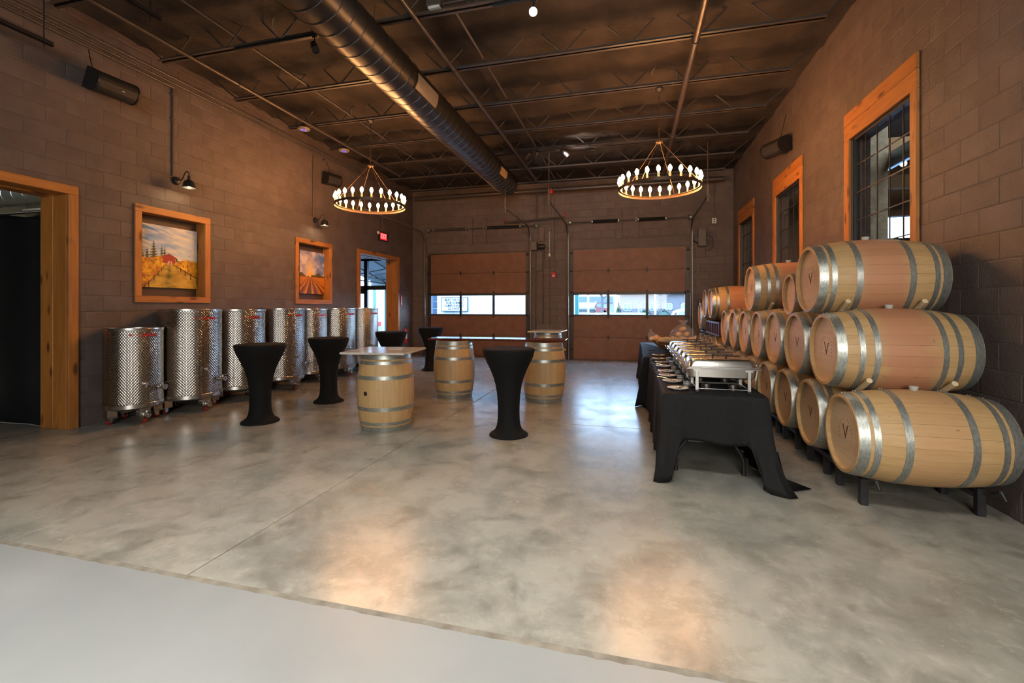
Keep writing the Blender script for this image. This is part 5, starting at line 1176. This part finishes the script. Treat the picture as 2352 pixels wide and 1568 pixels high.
o = empty('workshop_lamp', (3.85, 11.6, 3.6), 'small yellow dish lamp behind the middle tall window', 'lamp'); MB().lathe([(0, 0), (.07, -.01), (.12, -.04)], 20).build('lamp_dish', emis('yellow_dish', (1, .7, .2), 3), o); MB().tube([(0, 0, 0), (0, 0, 1.4)], .006, 6).build('cord', m_black, o)

# ---- outdoors
gr = MB().box(-70, 70, 13.4, 160, -.3, -.06).build('ground', M('wet_asphalt', (.12, .13, .135), .6, col2=(.16, .17, .175), nscale=.6, world=True)); st(gr, 'pale grey parking lot outside the garage doors', 'ground')
m_clad = M('white_cladding', (.42, .44, .45), .6); m_teal = M('teal_trim', (.008, .085, .075), .5)
bl = empty('building', (0, 22, 0), 'long white clad building with teal corner trim across the lot', 'building')
x = -13.4
while x < -2.62:
    MB().bbox(x+.006, min(x+.9, -2.62), 0, .1, 0, 5.5, .012).build('cladding_panel', m_clad, bl); x += .9
MB().box(-13.4, -2.6, .1, .5, 0, 5.45).build('building_core', m_clad, bl)
for x in (-13.55, -2.62): MB().bbox(x, x+.16, -.02, .18, 0, 5.5, .01).build('corner_trim', m_teal, bl)
MB().box(-13.6, -2.5, -.1, .6, 5.45, 5.7).build('parapet', m_teal, bl)
bp = empty('block_pier', (-9.62, 21.0, 0), 'blue-grey rock-faced block pier in front of the white building', 'pier')
for k in range(9): MB().bbox(-.19+random.uniform(-.01, .01), .19+random.uniform(-.01, .01), -.2, .2, .004+k*.36, .355+k*.36, .02).build('rock_block', M('rock_face', (.018, .04, .07), .85, bump=.6, bscale=20) if k == 0 else bpy.data.materials['rock_face'], bp)
ls = empty('letter_board', (-8.785, 21.94, 1.647), 'letter-board sign about summer camps on the white building', 'sign')
MB().bbox(-.70, .70, -.06, .05, -.345, .345, .01).build('board', M('board_white', (.55, .57, .55), .4), ls)
for (a, b, c, d) in ((-.72, .72, .325, .36), (-.72, .72, -.36, -.325), (-.72, -.69, -.36, .36), (.69, .72, -.36, .36)): MB().bbox(a, b, -.075, .05, c, d, .005).build('board_frame', M('board_frame', (.03, .06, .07), .5), ls)
for k, s in enumerate(('BEAT THE HEAT', 'OUR SUMMER', 'CAMPS HAVE AC', 'SO SWEET')):
    me = textmesh(s, .17, ext=.003, spacing=1.14, bold=.006); put('sign_letters', xform(me, lambda a, k=k: np.stack([a[:, 0]*.78, -a[:, 2]-.065, a[:, 1]+.225-.15*k], -1)), M('sign_ink', (.006, .016, .025), .6) if k == 0 else bpy.data.materials['sign_ink'], ls)
aw = empty('entrance_canopy', (0, 0, 0), 'translucent blue-grey canopy with dark trusses outside the entrance', 'canopy')
MB().add([(-10.3, 13.5, 3.3), (-6.4, 13.5, 3.3), (-6.4, 16.6, 2.55), (-10.3, 16.6, 2.55), (-10.3, 13.5, 3.33), (-6.4, 13.5, 3.33), (-6.4, 16.6, 2.58), (-10.3, 16.6, 2.58)], [(0, 1, 2, 3), (7, 6, 5, 4), (0, 4, 5, 1), (1, 5, 6, 2), (2, 6, 7, 3), (3, 7, 4, 0)], False).build('canopy_sheet', M('canopy_fabric', (.09, .12, .14), .6), aw)
MB().box(-10.3, -6.4, 16.58, 16.62, 2.25, 2.6).build('valance', M('canopy_valance', (.06, .095, .11), .6), aw)
for x in (-9.6, -8.6, -7.6):
    MB().tube([(x, 13.5, 3.22), (x, 16.5, 2.5)], .03, 6).build('rafter', m_bronze, aw); MB().tube([(x, 13.5, 2.5), (x, 16.5, 2.45)], .025, 6).build('tie', m_bronze, aw); MB().tube([(x, 13.55, 2.5), (x+.9, 15.0, 2.9)], .02, 6).build('brace', m_bronze, aw); MB().tube([(x, 16.5, 0), (x, 16.5, 2.5)], .035, 8).build('canopy_post', m_teal, aw)
# cars
m_tire = M('tyre', (.02, .02, .02), .8); m_carglass = M('car_glass', (.05, .09, .13), .12, spec=.7)
def car(x, y, rot, body, label, h=1.5, L=4.4, tail=False):
    o = empty('car', (x, y, -.06), label, 'car', rot=(0, 0, rot)); Wd = 1.78
    side = [(-L/2, .35), (-L/2, .75), (-L/2+.12, .92), (-L/2+.35, h-.08), (-L/2+.75, h), (.45, h), (.85, h-.12), (1.35, .98), (L/2-.25, .86), (L/2, .66), (L/2, .35)]
    mb = MB(); mb.prism(side, -Wd/2, Wd/2, lambda a, b, d: (a, d*(1 if b < 1 else .86), b)); b_ = mb.build('body', body, o); b_.modifiers.new('b', 'BEVEL').width = .05
    for s in (-1, 1):
        for (pa) in ([(-L/2+.42, 1.0), (-L/2+.55, h-.14), (-.55, h-.10), (-.55, 1.0)], [(-.48, 1.0), (-.48, h-.10), (.42, h-.10), (1.08, 1.0)]):
            MB().prism(pa, s*Wd*.437, s*Wd*.455, lambda a, b, d: (a, d*(1-.02*(b-1)), b)).build('side_window', m_carglass, o)
        for xx in (-L/2+.85, L/2-.85): MB().lathe([(0, -.1), (.30, -.1), (.33, -.06), (.33, .06), (.30, .1), (0, .1)], 20, R=Matrix.Rotation(PI/2, 3, 'X')).build('wheel', m_tire, o, (xx, s*(Wd/2-.06), .33))
        MB().bbox(-L/2-.012, -L/2+.06, s*.62-.16, s*.62+.16, .72, .92, .01).build('tail_lamp', m_redplastic, o)
    MB().add([(-L/2+.12, -.66, .98), (-L/2+.12, .66, .98), (-L/2+.32, .62, h-.12), (-L/2+.32, -.62, h-.12)], [(0, 1, 2, 3)], False).build('rear_window', m_carglass, o, (-.035, 0, 0)).modifiers.new('t', 'SOLIDIFY').thickness = .01
    MB().add([(1.30, -.68, 1.0), (1.30, .68, 1.0), (.84, .62, h-.14), (.84, -.62, h-.14)], [(0, 1, 2, 3)], False).build('windscreen', m_carglass, o, (.04, 0, .02)).modifiers.new('t', 'SOLIDIFY').thickness = .01
    return o
m_cw = M('car_white', (.24, .26, .28), .25); m_cs = M('car_silver', (.13, .15, .17), .25, metal=.3)
car(-13.1, 18.7, 2.6, m_cw, 'white car with red tail lamps seen through the far doorway', 1.42)
car(.1, 24, .1, m_cs, 'silver car whose roof shows in the middle of the right garage window', 1.27)
car(3.62, 18.5, .0, m_cw, 'white sport utility car at the right edge of the garage window', 1.52, 4.6)
car(-2.1, 27, .4, m_cs, 'silver car beside the tanker in the left pane of the right garage door', 1.22)
tk = empty('tanker_truck', (-9.6, 100, -.06), 'white tank truck with a red cab across the street', 'truck', rot=(0, 0, 0))
MB().tube([(-3.6, 0, 1.75), (2.0, 0, 1.75)], .85, 28).build('tank_body', m_cw, tk)
mb = MB(); mb.prism([(2.2, .5), (2.2, 2.4), (3.4, 2.4), (3.7, 1.6), (5.0, 1.45), (5.1, .5)], -1.0, 1.0, lambda a, b, d: (a, d, b)); mb.build('cab', M('cab_red', (.10, .006, .008), .3), tk).modifiers.new('b', 'BEVEL').width = .08
for s in (-1, 1): MB().prism([(2.45, 1.6), (2.45, 2.25), (3.3, 2.25), (3.5, 1.6)], s*1.0, s*1.02, lambda a, b, d: (a, d, b)).build('cab_window', m_carglass, tk)
MB().box(-3.8, 4.6, -.5, .5, .55, .95).build('chassis', m_black, tk)
for xx in (-3.0, -2.0, 1.4, 4.0):
    for s in (-1, 1): MB().lathe([(0, -.15), (.45, -.15), (.5, 0), (.45, .15), (0, .15)], 20, R=Matrix.Rotation(PI/2, 3, 'X')).build('wheel', m_tire, tk, (xx, s*.85, .5))
MB().tube([(2.1, .8, 1.0), (2.1, .8, 2.9)], .08, 10).build('exhaust_stack', m_chrome, tk)
hs = empty('house', (0, 70, 0), 'long low brick house with white-framed windows across the street', 'house')
m_brick = M('far_brick', (.060, .056, .060), .8, col2=(.085, .076, .078), nscale=20); MB().box(-1.7, 22, 0, 8, -.06, 3.6).build('wall', m_brick, hs)
MB().prism([(-2.3, 3.5), (22.6, 3.5), (21, 6.2), (-.7, 6.2)], -.6, 8.6, lambda a, b, d: (a, d, b)).build('roof', M('far_roof', (.07, .08, .09), .8), hs)
MB().box(-2.3, 22.5, -.62, -.55, 3.4, 3.62).build('gutter', m_cw, hs)
for (xa, xb, za, zb) in ((-1.15, .0, .95, 2.15), (.9, 1.5, .2, 2.0), (2.6, 3.7, .95, 2.1), (4.65, 5.75, 1.15, 2.1), (6.9, 8.1, 1.1, 2.1), (10, 11.2, 1.1, 2.1)):
    w = MB()
    for (a, b, c, d) in ((xa, xb, za, za+.1), (xa, xb, zb-.1, zb), (xa, xa+.1, za, zb), (xb-.1, xb, za, zb), ((xa+xb)/2-.04, (xa+xb)/2+.04, za, zb)): w.box(a, b, -.08, -.002, c, d)
    f = w.build('window', m_cw, hs); MB().box(xa+.08, xb-.08, -.04, -.01, za+.08, zb-.08).build('pane', m_carglass, f)
bk = empty('shed', (0, 112, 0), 'long grey-roofed shed behind the tank truck', 'building'); MB().box(-26, -4, 0, 6, -.06, 2.6).build('wall', M('far_shed', (.11, .12, .14), .8), bk); MB().box(-26.5, -3.8, -.3, 6.3, 2.6, 4.2).build('roof', M('far_shed_roof', (.06, .075, .095), .8), bk)
m_bark = M('bark', (.04, .038, .04), .85); m_fol = M('evergreen', (.008, .028, .016), .8, col2=(.015, .04, .02), nscale=6)
def bare_tree(x, y, h, label, seed):
    r = random.Random(seed); o = empty('bare_tree', (x, y, -.06), label, 'tree', 'bare trees across the street')
    def br(mb, p, d, L, rad, dep):
        q = p+d*L; mid = p+d*L*.5+Vector((r.uniform(-1, 1), r.uniform(-1, 1), 0))*L*.06; mb.tube([p, mid, q], [rad, rad*.85, rad*.65], 5, caps=False)
        if dep == 0: return
        for k in range(3 if dep > 1 else 4):
            dd = (d+Vector((r.uniform(-1, 1), r.uniform(-.6, .6), r.uniform(-.15, .55)))*.85).normalized(); br(mb, p+d*L*r.uniform(.55, 1), dd, L*r.uniform(.6, .8), rad*.55, dep-1)
    t = MB(); t.tube([(0, 0, 0), (.05, 0, h*.2), (0, 0, h*.36)], [h*.022, h*.018, h*.016], 8); t.build('trunk', m_bark, o); c = MB()
    for k in range(4): a = k*1.6+r.random(); br(c, Vector((0, 0, h*.3+.02*h*k)), Vector((math.cos(a)*.7, math.sin(a)*.5, .75)).normalized(), h*.24, h*.010, 4)
    tag(c.build('branches', m_bark, o), kind='stuff')
bare_tree(-3.2, 52, 8, 'bare tree left of the small evergreen', 1); bare_tree(6.0, 50, 9, 'big bare tree in the right pane of the right garage door', 2); bare_tree(3.4, 58, 7, 'bare tree in front of the brick house', 3)
et = empty('evergreen_tree', (-1.2, 45, -.06), 'small cone-shaped evergreen in front of the brick house', 'tree'); MB().tube([(0, 0, 0), (0, 0, .5)], .08, 8).build('trunk', m_bark, et)
rr_ = random.Random(4); fo = MB()
for k in range(900):
    z = rr_.uniform(.25, 2.05); w = .50*(1-(z-.25)/1.85)+.02; a = rr_.uniform(0, 2*PI); q = w*rr_.uniform(.7, 1.05); p = Vector((q*math.cos(a), q*math.sin(a), z)); d = Vector((math.cos(a), math.sin(a), .5)).normalized()*.13; s_ = Vector((-math.sin(a), math.cos(a), 0))*.035
    fo.add([p-s_, p+s_, p+d], [(0, 1, 2)], False)
tag(fo.build('foliage', m_fol, et), kind='stuff'); MB().lathe([(.42, .25), (.28, .9), (.10, 1.7), (0, 2.0)], 10).build('inner_foliage', m_fol, et)
for i, (x, w) in enumerate(((1.9, 1.0), (4.4, 1.1), (7.2, 1.4))):
    o = empty('shrub', (x, 68.6, -.06), ('left', 'middle', 'right')[i]+' low green shrub against the brick house', 'shrub', 'shrubs by the house'); fo = MB()
    for k in range(500):
        a = rr_.uniform(0, 2*PI); e = rr_.uniform(0, PI/2); p = Vector((math.cos(a)*math.cos(e)*w, math.sin(a)*math.cos(e)*.6, math.sin(e)*1.05)); d = Vector((rr_.uniform(-1, 1), rr_.uniform(-1, 1), rr_.uniform(-.2, 1)))*.12; s_ = Vector((rr_.uniform(-1, 1), rr_.uniform(-1, 1), rr_.uniform(-1, 1)))*.08; fo.add([p-s_, p+s_, p+d], [(0, 1, 2)], False)
    tag(fo.build('foliage', m_fol, o), kind='stuff'); MB().lathe([(w*.8, 0), (w*.75, .5), (w*.4, .9), (0, .98)], 14).build('inner_foliage', m_fol, o)
for x, y, l in ((-2.72, 30, 'white post in the left pane of the right garage door'), (1.44, 30, 'slim white post right of the evergreen')):
    o = empty('white_post', (x, y, -.06), l, 'post'); MB().tube([(0, 0, 0), (0, 0, 5)], .06, 10).build('pole', m_cw, o); MB().bbox(-.12, .12, -.12, .12, 0, .08, .01).build('base', m_cw, o)
